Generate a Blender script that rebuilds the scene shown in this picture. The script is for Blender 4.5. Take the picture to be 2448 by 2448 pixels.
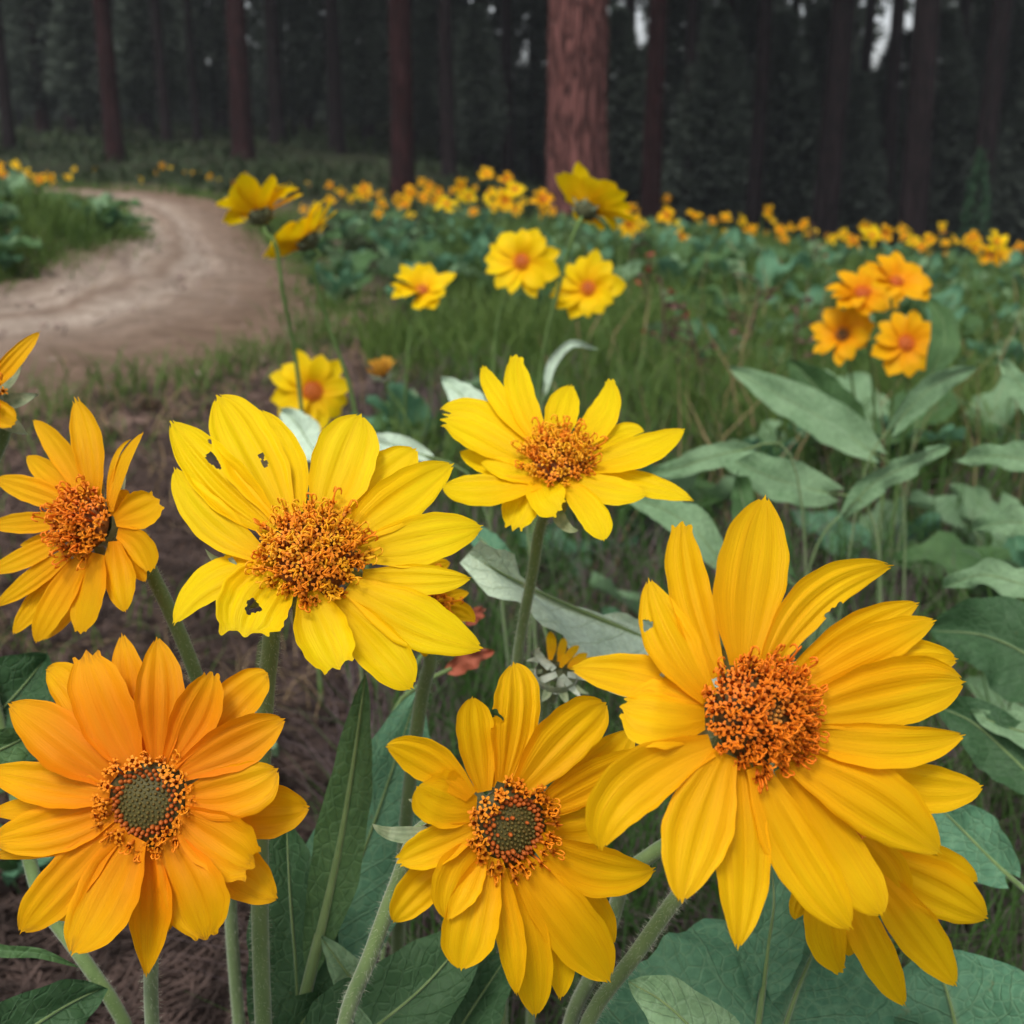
import bpy, math, random
import numpy as np
from mathutils import Vector, Matrix
from math import radians, sin, cos, pi, sqrt, exp

# ------------------------------------------------------------------ camera, world, light, exposure
scene = bpy.context.scene
for o in list(bpy.data.objects): bpy.data.objects.remove(o)
COL = scene.collection
PITCH = radians(16.7); CAM_H = 0.62; FOC = 41.5/36.0
cam_d = bpy.data.cameras.new('camera'); cam = bpy.data.objects.new('camera', cam_d); COL.objects.link(cam)
cam.location = (0, 0, CAM_H); cam.rotation_euler = (pi/2-PITCH, 0, 0)
cam_d.clip_start = 0.02; cam_d.clip_end = 1000
cam_d.dof.use_dof = True; cam_d.dof.focus_distance = 0.365
# real phone lens: 4.15 mm at f/2.2 on a 3.6 mm wide crop
cam_d.sensor_width = 3.6; cam_d.lens = 4.15; cam_d.dof.aperture_fstop = 1.7
scene.camera = cam
SUN_EL, SUN_AZ = radians(58), radians(205)
world = bpy.data.worlds.new('World'); scene.world = world; world.use_nodes = True
wn = world.node_tree; wn.nodes.clear()
sky = wn.nodes.new('ShaderNodeTexSky'); sky.sky_type = 'NISHITA'; sky.sun_disc = False
sky.sun_elevation = SUN_EL; sky.sun_rotation = SUN_AZ; sky.air_density = 1.0; sky.dust_density = 3.0
hs = wn.nodes.new('ShaderNodeHueSaturation'); hs.inputs['Saturation'].default_value = 0.28
bg = wn.nodes.new('ShaderNodeBackground'); bg.inputs['Strength'].default_value = 0.12
wo = wn.nodes.new('ShaderNodeOutputWorld')
wn.links.new(sky.outputs[0], hs.inputs['Color']); wn.links.new(hs.outputs[0], bg.inputs[0]); wn.links.new(bg.outputs[0], wo.inputs[0])
sun_d = bpy.data.lights.new('sun', 'SUN'); sun_d.energy = 1.5; sun_d.angle = radians(16); sun_d.color = (1, .96, .9)
sun = bpy.data.objects.new('sun', sun_d); COL.objects.link(sun)
sd = Vector((sin(SUN_AZ)*cos(SUN_EL), cos(SUN_AZ)*cos(SUN_EL), sin(SUN_EL)))
sun.rotation_euler = sd.to_track_quat('Z', 'Y').to_euler()
scene.view_settings.view_transform = 'Standard'; scene.view_settings.look = 'None'
scene.view_settings.gamma = 1; scene.view_settings.use_curve_mapping = False
scene.view_settings.exposure = 0.65
scene.render.engine = 'CYCLES'
scene.cycles.max_bounces = 6; scene.cycles.diffuse_bounces = 3; scene.cycles.transmission_bounces = 3
scene.render.resolution_x = scene.render.resolution_y = 1024

rnd = random.Random(7)
R_, U_, F_ = np.array((1., 0, 0)), np.array((0, sin(PITCH), cos(PITCH))), np.array((0, cos(PITCH), -sin(PITCH)))
CAMP = np.array((0, 0, CAM_H))

# ------------------------------------------------------------------ numbers: picture point <-> place, terrain
def sm(a, b, x):
    t = np.clip((x-a)/(b-a), 0, 1); return t*t*(3-2*t)
def terrain(x, y):
    x = np.asarray(x, float); y = np.asarray(y, float)
    z = -0.075*sm(0.2, 2.5, x)*np.minimum(x, 12) - 0.012*np.minimum(x, 0)
    left = sm(4, -4, x); right = sm(-2, 6, x - (y-8)*0.10)
    z = z + left*0.055*np.maximum(y-9, 0)*sm(9, 14, y)*(1-sm(45, 60, y)*.4)
    z = z - right*0.10*np.maximum(y-8.5, 0)*(1-sm(40, 60, y)) - (1-right)*(1-left)*0.03*np.maximum(y-10, 0)
    z = z + 0.06*np.maximum(y-60, 0)
    z = z + 0.33*np.exp(-(((x+2.9)/0.95)**2 + ((y-6.1)/1.5)**2))           # the grassy bank left of the track
    z = z + 0.012*np.sin(x*5.1+1)*np.cos(y*4.3) + 0.006*np.sin(x*13+y*9) + 0.02*np.sin(x*1.3+.5)*np.sin(y*1.1)
    return z
def unproj(px, py, d):                  # native photo pixels + axial depth
    px = np.asarray(px, float); py = np.asarray(py, float); d = np.asarray(d, float)
    cx = (px/2448-.5)/FOC*d; cy = -(py/2448-.5)/FOC*d
    return CAMP + cx[..., None]*R_ + cy[..., None]*U_ + d[..., None]*F_
def ground_hit(px, py):
    r = unproj(px, py, 1.0) - CAMP
    t0 = .3; t = .3
    while t < 300:
        p = CAMP + r*t
        if p[2] < terrain(p[0], p[1]):
            for _ in range(18):
                m = (t0+t)/2; p = CAMP + r*m
                if p[2] < terrain(p[0], p[1]): t = m
                else: t0 = m
            return CAMP + r*t
        t0 = t; t *= 1.03
    return CAMP + r*60
D2N = 2448/1932.0                        # 1932 px wide view of the photo -> native

# ------------------------------------------------------------------ node materials
def newmat(name):
    m = bpy.data.materials.new(name); m.use_nodes = True; nt = m.node_tree; nt.nodes.clear()
    out = nt.nodes.new('ShaderNodeOutputMaterial'); return m, nt, out
def N(nt, kind, **kw):
    n = nt.nodes.new(kind)
    for k, v in kw.items():
        if k in n.inputs.keys(): n.inputs[k].default_value = v
        else: setattr(n, k, v)
    return n
def L(nt, a, b): nt.links.new(a, b)
def ramp(nt, fac, stops):
    r = nt.nodes.new('ShaderNodeValToRGB'); e = r.color_ramp.elements
    while len(e) < len(stops): e.new(.5)
    for el, (p, c) in zip(e, stops): el.position = p; el.color = (*c, 1)
    L(nt, fac, r.inputs[0]); return r.outputs[0]
def mixc(nt, fac, a, b, mode='MIX'):
    m = nt.nodes.new('ShaderNodeMix'); m.data_type = 'RGBA'; m.blend_type = mode
    for sock, v in ((m.inputs[0], fac), (m.inputs[6], a), (m.inputs[7], b)):
        if isinstance(v, (int, float)): sock.default_value = v
        elif isinstance(v, tuple): sock.default_value = (*v, 1)
        else: L(nt, v, sock)
    return m.outputs[2]
def math_(nt, op, a, b=None, c=None):
    m = nt.nodes.new('ShaderNodeMath'); m.operation = op
    for s, v in zip(m.inputs, (a, b, c)):
        if v is None: continue
        if isinstance(v, (int, float)): s.default_value = v
        else: L(nt, v, s)
    return m.outputs[0]
def uvcoord(nt, sx, sy, seed=True):
    tc = N(nt, 'ShaderNodeTexCoord'); mp = N(nt, 'ShaderNodeMapping'); mp.inputs['Scale'].default_value = (sx, sy, 1)
    L(nt, tc.outputs['UV'], mp.inputs['Vector'])
    if seed:
        oi = N(nt, 'ShaderNodeObjectInfo'); cb = N(nt, 'ShaderNodeCombineXYZ')
        L(nt, math_(nt, 'MULTIPLY', oi.outputs['Random'], 57.0), cb.inputs[2]); L(nt, cb.outputs[0], mp.inputs['Location'])
    return mp.outputs[0]
def noise(nt, vec, scale, detail=3, rough=.55):
    n = N(nt, 'ShaderNodeTexNoise'); n.inputs['Scale'].default_value = scale; n.inputs['Detail'].default_value = detail
    n.inputs['Roughness'].default_value = rough
    if vec is not None: L(nt, vec, n.inputs['Vector'])
    return n.outputs[0]
def finish(nt, out, colr, rough=.55, transl=0.0, tcol=None, bump=None, bstr=.3, bdist=.001, spec=.3, sheen=0):
    b = N(nt, 'ShaderNodeBsdfPrincipled'); b.inputs['Roughness'].default_value = rough; b.inputs['Specular IOR Level'].default_value = spec
    if sheen: b.inputs['Sheen Weight'].default_value = sheen; b.inputs['Sheen Roughness'].default_value = .5
    if isinstance(colr, tuple): b.inputs['Base Color'].default_value = (*colr, 1)
    else: L(nt, colr, b.inputs['Base Color'])
    if bump is not None:
        bp = N(nt, 'ShaderNodeBump'); bp.inputs['Strength'].default_value = bstr; bp.inputs['Distance'].default_value = bdist
        L(nt, bump, bp.inputs['Height']); L(nt, bp.outputs[0], b.inputs['Normal'])
    if transl:
        t = N(nt, 'ShaderNodeBsdfTranslucent'); mx = N(nt, 'ShaderNodeMixShader'); mx.inputs[0].default_value = transl
        c = tcol if tcol is not None else colr
        if isinstance(c, tuple): t.inputs[0].default_value = (*c, 1)
        else: L(nt, c, t.inputs[0])
        L(nt, b.outputs[0], mx.inputs[1]); L(nt, t.outputs[0], mx.inputs[2]); L(nt, mx.outputs[0], out.inputs[0])
    else: L(nt, b.outputs[0], out.inputs[0])

def petal_mat(name, tip, base, basefrac=.35, vein=.35, brown=.0):
    m, nt, out = newmat(name)
    tc = N(nt, 'ShaderNodeTexCoord'); sp = N(nt, 'ShaderNodeSeparateXYZ'); L(nt, tc.outputs['UV'], sp.inputs[0])
    c = ramp(nt, sp.outputs[1], [(0, base), (basefrac, tuple(.5*a+.5*b for a, b in zip(tip, base))), (min(.95, basefrac+.35), tip), (1, tuple(a*.94 for a in tip))])
    fine = noise(nt, uvcoord(nt, 34, 1.3), 1.0, 4, .6)
    broad = noise(nt, uvcoord(nt, 9, 1.0), 1.0, 3, .6)
    lines = math_(nt, 'MAXIMUM', ramp(nt, noise(nt, uvcoord(nt, 20, .7), 1.0, 1, .4), [(.46, (0, 0, 0)), (.5, (1, 1, 1)), (.54, (0, 0, 0))]), math_(nt, 'MULTIPLY', ramp(nt, noise(nt, uvcoord(nt, 46, 1.1), 1.0, 2, .5), [(.47, (0, 0, 0)), (.5, (1, 1, 1)), (.53, (0, 0, 0))]), .55))
    dark = tuple((a*.82, a*.60, a*.5)[i] for i, a in enumerate(tip))
    c = mixc(nt, math_(nt, 'MULTIPLY', lines, vein), c, dark)
    c = mixc(nt, math_(nt, 'MULTIPLY', ramp(nt, broad, [(.35, (1, 1, 1)), (.6, (0, 0, 0))]), .28), c, tuple(a*k for a, k in zip(tip, (.93, .74, .8))))
    oi = N(nt, 'ShaderNodeObjectInfo')
    c = mixc(nt, math_(nt, 'MULTIPLY', oi.outputs['Random'], .22), c, tuple(a*k for a, k in zip(tip, (.96, .80, 1))))
    # dry brown tips and flecks
    blot = noise(nt, uvcoord(nt, 5, 4), 1.3, 4, .7)
    tipm = ramp(nt, sp.outputs[1], [(.86, (0, 0, 0)), (1.0, (1, 1, 1))])
    bm = math_(nt, 'MULTIPLY', tipm, ramp(nt, blot, [(.45, (0, 0, 0)), (.62, (1, 1, 1))]))
    c = mixc(nt, math_(nt, 'MULTIPLY', bm, .25+brown), c, (.30, .12, .02))
    h = math_(nt, 'ADD', math_(nt, 'MULTIPLY', fine, .5), math_(nt, 'MULTIPLY', broad, .8))
    finish(nt, out, c, .55, .42, None, h, .6, .0007, .12)
    return m
MAT = {}
MAT['petal_lemon'] = petal_mat('petal_lemon', (.94, .70, .004), (.90, .50, .004), .25, .42)
MAT['petal_gold'] = petal_mat('petal_gold', (.93, .575, .004), (.86, .37, .004), .30, .5)
MAT['petal_amber'] = petal_mat('petal_amber', (.88, .48, .004), (.84, .30, .004), .30, .35)
MAT['petal_orange'] = petal_mat('petal_orange', (.90, .48, .004), (.82, .21, .006), .42, .55, .5)
MAT['petal_deep'] = petal_mat('petal_deep', (.88, .42, .004), (.80, .17, .006), .55, .5, .3)
MAT['petal_faded'] = petal_mat('petal_faded', (.62, .34, .04), (.45, .17, .02), .3, .5, .5)

def floret_mat(name, lo, hi, mid=.45):
    m, nt, out = newmat(name)
    tc = N(nt, 'ShaderNodeTexCoord'); sp = N(nt, 'ShaderNodeSeparateXYZ'); L(nt, tc.outputs['UV'], sp.inputs[0])
    c = ramp(nt, sp.outputs[1], [(0, lo), (mid, tuple(.5*(a+b) for a, b in zip(lo, hi))), (1, hi)])
    oi = N(nt, 'ShaderNodeObjectInfo'); c = mixc(nt, math_(nt, 'MULTIPLY', oi.outputs['Random'], .5), c, tuple(a*k for a, k in zip(hi, (.95, .6, .5))))
    finish(nt, out, c, .6, .15); return m
MAT['floret'] = floret_mat('floret', (.24, .045, .004), (.86, .30, .006))
MAT['floret_bright'] = floret_mat('floret_bright', (.55, .11, .004), (.92, .46, .008), .35)
MAT['floret_red'] = floret_mat('floret_red', (.28, .04, .003), (.86, .24, .006))
MAT['bud_orange'] = floret_mat('bud_orange', (.22, .05, .01), (.50, .13, .015))
MAT['bud_green'] = floret_mat('bud_green', (.05, .05, .01), (.13, .10, .02))
MAT['bud_tan'] = floret_mat('bud_tan', (.3, .12, .02), (.62, .28, .04))

def simple_mat(name, c1, c2, scale=20, rough=.6, transl=0, bstr=.3, bdist=.001, coord='Object', stretch=(1, 1, 1), sheen=0, detail=4, rampr=(.3, .7)):
    m, nt, out = newmat(name)
    tc = N(nt, 'ShaderNodeTexCoord'); mp = N(nt, 'ShaderNodeMapping'); mp.inputs['Scale'].default_value = stretch
    L(nt, tc.outputs[coord], mp.inputs['Vector'])
    n = noise(nt, mp.outputs[0], scale, detail)
    c = ramp(nt, n, [(rampr[0], c1), (rampr[1], c2)])
    finish(nt, out, c, rough, transl, None, n, bstr, bdist, .25, sheen); return m
MAT['disc'] = simple_mat('disc', (.06, .03, .008), (.12, .07, .015), 900)
MAT['disc_warm'] = simple_mat('disc_warm', (.16, .05, .01), (.30, .10, .015), 900)
MAT['disc_green'] = simple_mat('disc_green', (.05, .045, .012), (.09, .075, .018), 900)
MAT['stem'] = simple_mat('stem', (.085, .145, .04), (.15, .22, .075), 120, .7, .0, .4, .0005, stretch=(1, 1, .2), sheen=.4)
MAT['stem_far'] = simple_mat('stem_far', (.09, .16, .04), (.16, .25, .08), 60, .7)
MAT['hair'] = simple_mat('hair', (.45, .48, .36), (.55, .58, .45), 50, .8, .3)
MAT['bract'] = simple_mat('bract', (.12, .17, .08), (.26, .30, .18), 300, .8, .1, .4, .0005, sheen=.4)
MAT['calyx'] = simple_mat('calyx', (.05, .05, .025), (.10, .11, .05), 200, .8)
MAT['wool'] = simple_mat('wool', (.35, .42, .32), (.55, .6, .5), 200, .9, .2)
MAT['dry_leaf'] = simple_mat('dry_leaf', (.30, .06, .03), (.45, .14, .08), 80, .7, .2)
MAT['grass'] = simple_mat('grass', (.055, .11, .018), (.13, .20, .045), 3, .55, .35, 0)
MAT['grass_dark'] = simple_mat('grass_dark', (.03, .085, .015), (.07, .15, .03), 3, .6, .3, 0)
MAT['grass_dry'] = simple_mat('grass_dry', (.22, .15, .075), (.38, .27, .15), 6, .8, .2, 0)
MAT['needle'] = simple_mat('needle', (.022, .014, .011), (.13, .085, .07), 30, .8, .0, 0, rampr=(.42, .78))
MAT['under'] = simple_mat('under', (.018, .03, .012), (.05, .075, .028), .5, .7, .3, 0)
MAT['dead'] = simple_mat('dead', (.04, .028, .028), (.17, .125, .125), 12, .8, .1, 0)
MAT['pebble'] = simple_mat('pebble', (.12, .08, .065), (.38, .29, .24), 40, .9)
MAT['weed'] = simple_mat('weed', (.05, .03, .02), (.12, .06, .05), 30, .8)
MAT['weed_red'] = simple_mat('weed_red', (.25, .03, .025), (.40, .08, .05), 30, .8)
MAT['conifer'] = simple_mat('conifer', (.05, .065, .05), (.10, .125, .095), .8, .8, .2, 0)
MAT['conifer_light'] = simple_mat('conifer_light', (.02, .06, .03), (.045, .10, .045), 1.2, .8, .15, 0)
MAT['cone'] = simple_mat('cone', (.05, .025, .018), (.12, .07, .05), 120, .9)

def leaf_mat(name, c1, c2, vein, wl=.5, tr=.3, nt_=.22):
    m, nt, out = newmat(name)
    tc = N(nt, 'ShaderNodeTexCoord'); sp = N(nt, 'ShaderNodeSeparateXYZ'); L(nt, tc.outputs['UV'], sp.inputs[0])
    ax = math_(nt, 'ABSOLUTE', math_(nt, 'SUBTRACT', sp.outputs[0], .5))            # 0 at the midrib .. .5 at the edge
    # side veins sweep forward from the midrib
    ph = math_(nt, 'SUBTRACT', math_(nt, 'MULTIPLY', sp.outputs[1], 9.0), math_(nt, 'MULTIPLY', ax, 5.0))
    ns = noise(nt, uvcoord(nt, 4, 4), 1.0, 3)
    ph = math_(nt, 'ADD', ph, math_(nt, 'MULTIPLY', ns, .6))
    fr = math_(nt, 'ABSOLUTE', math_(nt, 'SUBTRACT', math_(nt, 'FRACT', ph), .5))
    vm = ramp(nt, fr, [(.0, (1, 1, 1)), (.055, (0, 0, 0))])
    mid = ramp(nt, ax, [(.008, (1, 1, 1)), (.03, (0, 0, 0))])
    fine = noise(nt, tc.outputs['Object'], 260, 4, .7); big = noise(nt, tc.outputs['Object'], 26, 3)
    c = ramp(nt, big, [(.32, c1), (.68, c2)])
    c = mixc(nt, math_(nt, 'MULTIPLY', ramp(nt, fine, [(.4, (0, 0, 0)), (.62, (1, 1, 1))]), .35), c, tuple(min(1, a*1.5) for a in c2)); vo = N(nt, 'ShaderNodeTexVoronoi'); vo.feature = 'DISTANCE_TO_EDGE'; vo.inputs['Scale'].default_value = 190; L(nt, tc.outputs['Object'], vo.inputs['Vector']); net = ramp(nt, vo.outputs['Distance'], [(.02, (1, 1, 1)), (.12, (0, 0, 0))]); c = mixc(nt, math_(nt, 'MULTIPLY', net, nt_), c, vein)
    spot = ramp(nt, noise(nt, tc.outputs['Object'], 55, 5, .7), [(.66, (0, 0, 0)), (.74, (1, 1, 1))]); c = mixc(nt, math_(nt, 'MULTIPLY', spot, nt_*2.5), c, (.16, .12, .04))
    c = mixc(nt, math_(nt, 'MULTIPLY', math_(nt, 'MAXIMUM', math_(nt, 'MULTIPLY', vm, .42), mid), wl), c, vein)
    h = math_(nt, 'ADD', math_(nt, 'MULTIPLY', vm, -1.0), math_(nt, 'ADD', math_(nt, 'MULTIPLY', fine, .4), math_(nt, 'MULTIPLY', net, -.5)))
    finish(nt, out, c, .6, tr, None, h, .6, .0009, .22, 0); return m
MAT['leaf_blue'] = leaf_mat('leaf_blue', (.055, .155, .085), (.105, .24, .135), (.22, .36, .20))
MAT['leaf_dark'] = leaf_mat('leaf_dark', (.025, .07, .025), (.05, .11, .045), (.11, .20, .10))
MAT['leaf_mid'] = leaf_mat('leaf_mid', (.04, .095, .03), (.075, .15, .05), (.15, .27, .12))
MAT['leaf_pale'] = leaf_mat('leaf_pale', (.38, .50, .37), (.50, .62, .48), (.34, .48, .25), .7, .15, .06)
MAT['leaf_soft'] = leaf_mat('leaf_soft', (.105, .20, .09), (.20, .32, .17), (.30, .44, .27))

# ground
def ground_mat():
    m, nt, out = newmat('ground')
    tc = N(nt, 'ShaderNodeTexCoord'); V = tc.outputs['Object']
    n1 = noise(nt, V, 2.2, 5, .6); n2 = noise(nt, V, 45, 5, .7); n3 = noise(nt, V, 260, 3, .7); n4 = noise(nt, V, .8, 4, .6)
    litter = ramp(nt, n2, [(.28, (.016, .012, .009)), (.5, (.036, .025, .02)), (.72, (.085, .058, .048))])
    litter = mixc(nt, math_(nt, 'MULTIPLY', n3, .35), litter, (.12, .078, .062))
    soil = ramp(nt, n2, [(.3, (.05, .065, .025)), (.7, (.10, .12, .05))])
    g = ramp(nt, n1, [(.42, (0, 0, 0)), (.62, (1, 1, 1))])
    sp = N(nt, 'ShaderNodeSeparateXYZ'); L(nt, V, sp.inputs[0])
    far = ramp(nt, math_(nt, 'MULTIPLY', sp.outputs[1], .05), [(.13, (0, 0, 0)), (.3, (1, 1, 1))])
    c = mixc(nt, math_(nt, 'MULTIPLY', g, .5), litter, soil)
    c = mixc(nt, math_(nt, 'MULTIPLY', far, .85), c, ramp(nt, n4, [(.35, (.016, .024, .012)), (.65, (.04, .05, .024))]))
    at = N(nt, 'ShaderNodeAttribute'); at.attribute_name = 'soil'
    bare = ramp(nt, n2, [(.25, (.13, .082, .066)), (.5, (.24, .155, .125)), (.75, (.36, .25, .20))]); bare = mixc(nt, ramp(nt, n3, [(.5, (0, 0, 0)), (.7, (.6, .6, .6))]), bare, (.10, .07, .045))
    sf = math_(nt, 'MULTIPLY', at.outputs['Fac'], math_(nt, 'ADD', math_(nt, 'MULTIPLY', n1, 1.2), .35)); c = mixc(nt, ramp(nt, sf, [(.1, (0, 0, 0)), (.75, (1, 1, 1))]), c, bare)
    h = math_(nt, 'ADD', n2, math_(nt, 'MULTIPLY', n3, .4))
    finish(nt, out, c, .95, 0, None, h, .9, .012, .1); return m
MAT['ground'] = ground_mat()
def road_mat():
    m, nt, out = newmat('road')
    tc = N(nt, 'ShaderNodeTexCoord'); V = tc.outputs['Object']; sp = N(nt, 'ShaderNodeSeparateXYZ'); L(nt, tc.outputs['UV'], sp.inputs[0])
    n1 = noise(nt, V, 1.6, 5, .6); n2 = noise(nt, V, 9, 5, .65); n3 = noise(nt, V, 90, 4, .7)
    st = noise(nt, uvcoord(nt, 22, 1.6, False), 1.0, 4, .6)
    brown = ramp(nt, n2, [(.3, (.135, .09, .062)), (.7, (.25, .17, .122))])
    sand = ramp(nt, n2, [(.3, (.36, .285, .225)), (.7, (.56, .465, .385))])
    u = math_(nt, 'ADD', sp.outputs[0], math_(nt, 'MULTIPLY', math_(nt, 'SUBTRACT', n1, .5), .12))
    tr = ramp(nt, u, [(0, (0, 0, 0)), (.10, (.3, .3, .3)), (.22, (1, 1, 1)), (.33, (.25, .25, .25)), (.43, (1, 1, 1)), (.56, (.35, .35, .35)), (.8, (0, 0, 0))])
    f = math_(nt, 'MULTIPLY', tr, ramp(nt, st, [(.3, (.35, .35, .35)), (.6, (1, 1, 1))]))
    c = mixc(nt, f, brown, sand)
    c = mixc(nt, ramp(nt, n3, [(.58, (0, 0, 0)), (.75, (.7, .7, .7))]), c, (.10, .06, .045))
    h = math_(nt, 'ADD', n3, math_(nt, 'ADD', math_(nt, 'MULTIPLY', st, 1.2), n2))
    finish(nt, out, c, .95, 0, None, h, .8, .02, .1); return m
MAT['road'] = road_mat()
def bark_mat(name, c1, c2, c3):
    m, nt, out = newmat(name)
    tc = N(nt, 'ShaderNodeTexCoord'); mp = N(nt, 'ShaderNodeMapping'); mp.inputs['Scale'].default_value = (1.6, 1.6, .22)
    L(nt, tc.outputs['Object'], mp.inputs[0])
    v = N(nt, 'ShaderNodeTexVoronoi'); v.feature = 'DISTANCE_TO_EDGE'; v.inputs['Scale'].default_value = 11; nz = N(nt, 'ShaderNodeTexNoise'); nz.inputs['Scale'].default_value = 9; L(nt, mp.outputs[0], nz.inputs['Vector']); L(nt, mixc(nt, .22, mp.outputs[0], nz.outputs[1], 'ADD'), v.inputs['Vector'])
    n = noise(nt, mp.outputs[0], 22, 5, .65); e = ramp(nt, v.outputs['Distance'], [(.0, (.15, .15, .15)), (.22, (1, 1, 1))])
    c = mixc(nt, e, c1, ramp(nt, n, [(.3, c2), (.7, c3)]))
    finish(nt, out, c, .9, 0, None, math_(nt, 'ADD', e, math_(nt, 'MULTIPLY', n, .5)), .8, .03, .1); return m
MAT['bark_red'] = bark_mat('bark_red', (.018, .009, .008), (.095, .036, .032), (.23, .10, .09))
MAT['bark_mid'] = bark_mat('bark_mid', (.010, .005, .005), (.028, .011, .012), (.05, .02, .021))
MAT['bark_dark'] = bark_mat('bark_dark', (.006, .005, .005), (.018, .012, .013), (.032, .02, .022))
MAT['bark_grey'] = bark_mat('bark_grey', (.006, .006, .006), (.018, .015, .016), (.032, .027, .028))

# ------------------------------------------------------------------ object helpers
def set_uv(me, uv):
    lay = me.uv_layers.new(name='UVMap'); idx = np.empty(len(me.loops), dtype=np.int32); me.loops.foreach_get('vertex_index', idx)
    lay.data.foreach_set('uv', np.asarray(uv, dtype=np.float32)[idx].ravel())
def mesh(name, v, f, mats=(), uv=None, smooth=True, fm=None):
    me = bpy.data.meshes.new(name); me.from_pydata([tuple(p) for p in v], [], f)
    for m in mats: me.materials.append(MAT[m] if isinstance(m, str) else m)
    if uv is not None: set_uv(me, uv)
    if smooth: me.polygons.foreach_set('use_smooth', [True]*len(me.polygons))
    if fm is not None: me.polygons.foreach_set('material_index', fm)
    me.update(); return me
def fast_mesh(name, V, nper, mats, uv=None, smooth=False, fm=None):   # V (n,3); consecutive nper verts are one face
    V = np.asarray(V, np.float32).reshape(-1, 3); n = len(V); me = bpy.data.meshes.new(name)
    me.vertices.add(n); me.vertices.foreach_set('co', V.ravel()); me.loops.add(n); me.loops.foreach_set('vertex_index', np.arange(n, dtype=np.int32))
    me.polygons.add(n//nper); me.polygons.foreach_set('loop_start', np.arange(0, n, nper, dtype=np.int32))
    for m in mats: me.materials.append(MAT[m])
    if fm is not None: me.polygons.foreach_set('material_index', fm)
    me.update(calc_edges=True); return me
def ob(name, me, parent=None, mat=None, label=None, kind=None):
    o = bpy.data.objects.new(name, me); COL.objects.link(o)
    if parent is not None: o.parent = parent
    if mat is not None: o.matrix_local = mat
    if label: o['label'] = label
    if kind: o['kind'] = kind
    return o
def tag(o, label, cat, group=None):
    o['label'] = label; o['category'] = cat
    if group: o['group'] = group
    return o
def thing(name, loc, label, cat, group=None):
    o = bpy.data.objects.new(name, None); COL.objects.link(o); o.location = tuple(loc); o.empty_display_size = .02
    return tag(o, label, cat, group)
def grid_faces(nu, nv, keep=None, off=0):
    F = []
    for j in range(nv-1):
        for i in range(nu-1):
            a = j*nu+i; q = (a, a+1, a+nu+1, a+nu)
            if keep is None or all(keep[k] for k in q): F.append(tuple(k+off for k in q))
    return F
def catmull(pts, n):                       # smooth curve through the points, spaced by chord so it never overshoots
    P = np.array(pts, float); d = np.maximum(np.linalg.norm(np.diff(P, axis=0), axis=1), 1e-6)**.6; t = np.concatenate([[0], np.cumsum(d)]); m = len(P)
    S = np.diff(P, axis=0)/np.diff(t)[:, None]; T = np.empty_like(P); T[0] = S[0]; T[-1] = S[-1]
    for k in range(1, m-1):
        a, b = t[k]-t[k-1], t[k+1]-t[k]; T[k] = (S[k-1]*b+S[k]*a)/(a+b)
    q = np.linspace(0, t[-1], n); i = np.clip(np.searchsorted(t, q, 'right')-1, 0, m-2); h = (t[i+1]-t[i]); u = ((q-t[i])/h)[:, None]; h = h[:, None]
    return (2*u**3-3*u**2+1)*P[i]+(u**3-2*u**2+u)*h*T[i]+(-2*u**3+3*u**2)*P[i+1]+(u**3-u**2)*h*T[i+1]
def tube(pts, rad, sides=8, n=None, cap=True):
    P = catmull(pts, n) if n else np.array(pts, float); m = len(P)
    rad = np.interp(np.linspace(0, 1, m), np.linspace(0, 1, len(rad)), rad) if hasattr(rad, '__len__') else np.full(m, rad)
    T = np.gradient(P, axis=0); T /= np.linalg.norm(T, axis=1)[:, None]+1e-12
    up = np.array((0, 0, 1.)) if abs(T[0][2]) < .9 else np.array((1., 0, 0))
    V = []; uv = []
    a = np.cross(T[0], up); a /= np.linalg.norm(a)
    for k in range(m):
        a = a-T[k]*np.dot(a, T[k]); a /= np.linalg.norm(a)+1e-12; b = np.cross(T[k], a)
        for s in range(sides):
            w = 2*pi*s/sides; V.append(P[k]+rad[k]*(a*cos(w)+b*sin(w))); uv.append((s/sides, k/(m-1)))
    F = [(k*sides+s, k*sides+(s+1) % sides, (k+1)*sides+(s+1) % sides, (k+1)*sides+s) for k in range(m-1) for s in range(sides)]
    if cap: F += [tuple(range(sides))[::-1], tuple((m-1)*sides+s for s in range(sides))]
    return np.array(V), F, uv
def to_ground(pts):                       # continue a stem to the soil
    P = [np.array(p, float) for p in pts]; d = P[-1]-P[-2]; d /= np.linalg.norm(d)
    d = d*.18+np.array((0, 0, -1))*.9; d /= np.linalg.norm(d); p = P[-1]
    for _ in range(400):
        if p[2] < terrain(p[0], p[1])-.01: break
        p = p+d*.01
    if np.linalg.norm(p-P[-1]) > .02: P.append((P[-1]*.5+p*.5)+np.array((0, .004, 0))); P.append(p)
    return P
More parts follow.
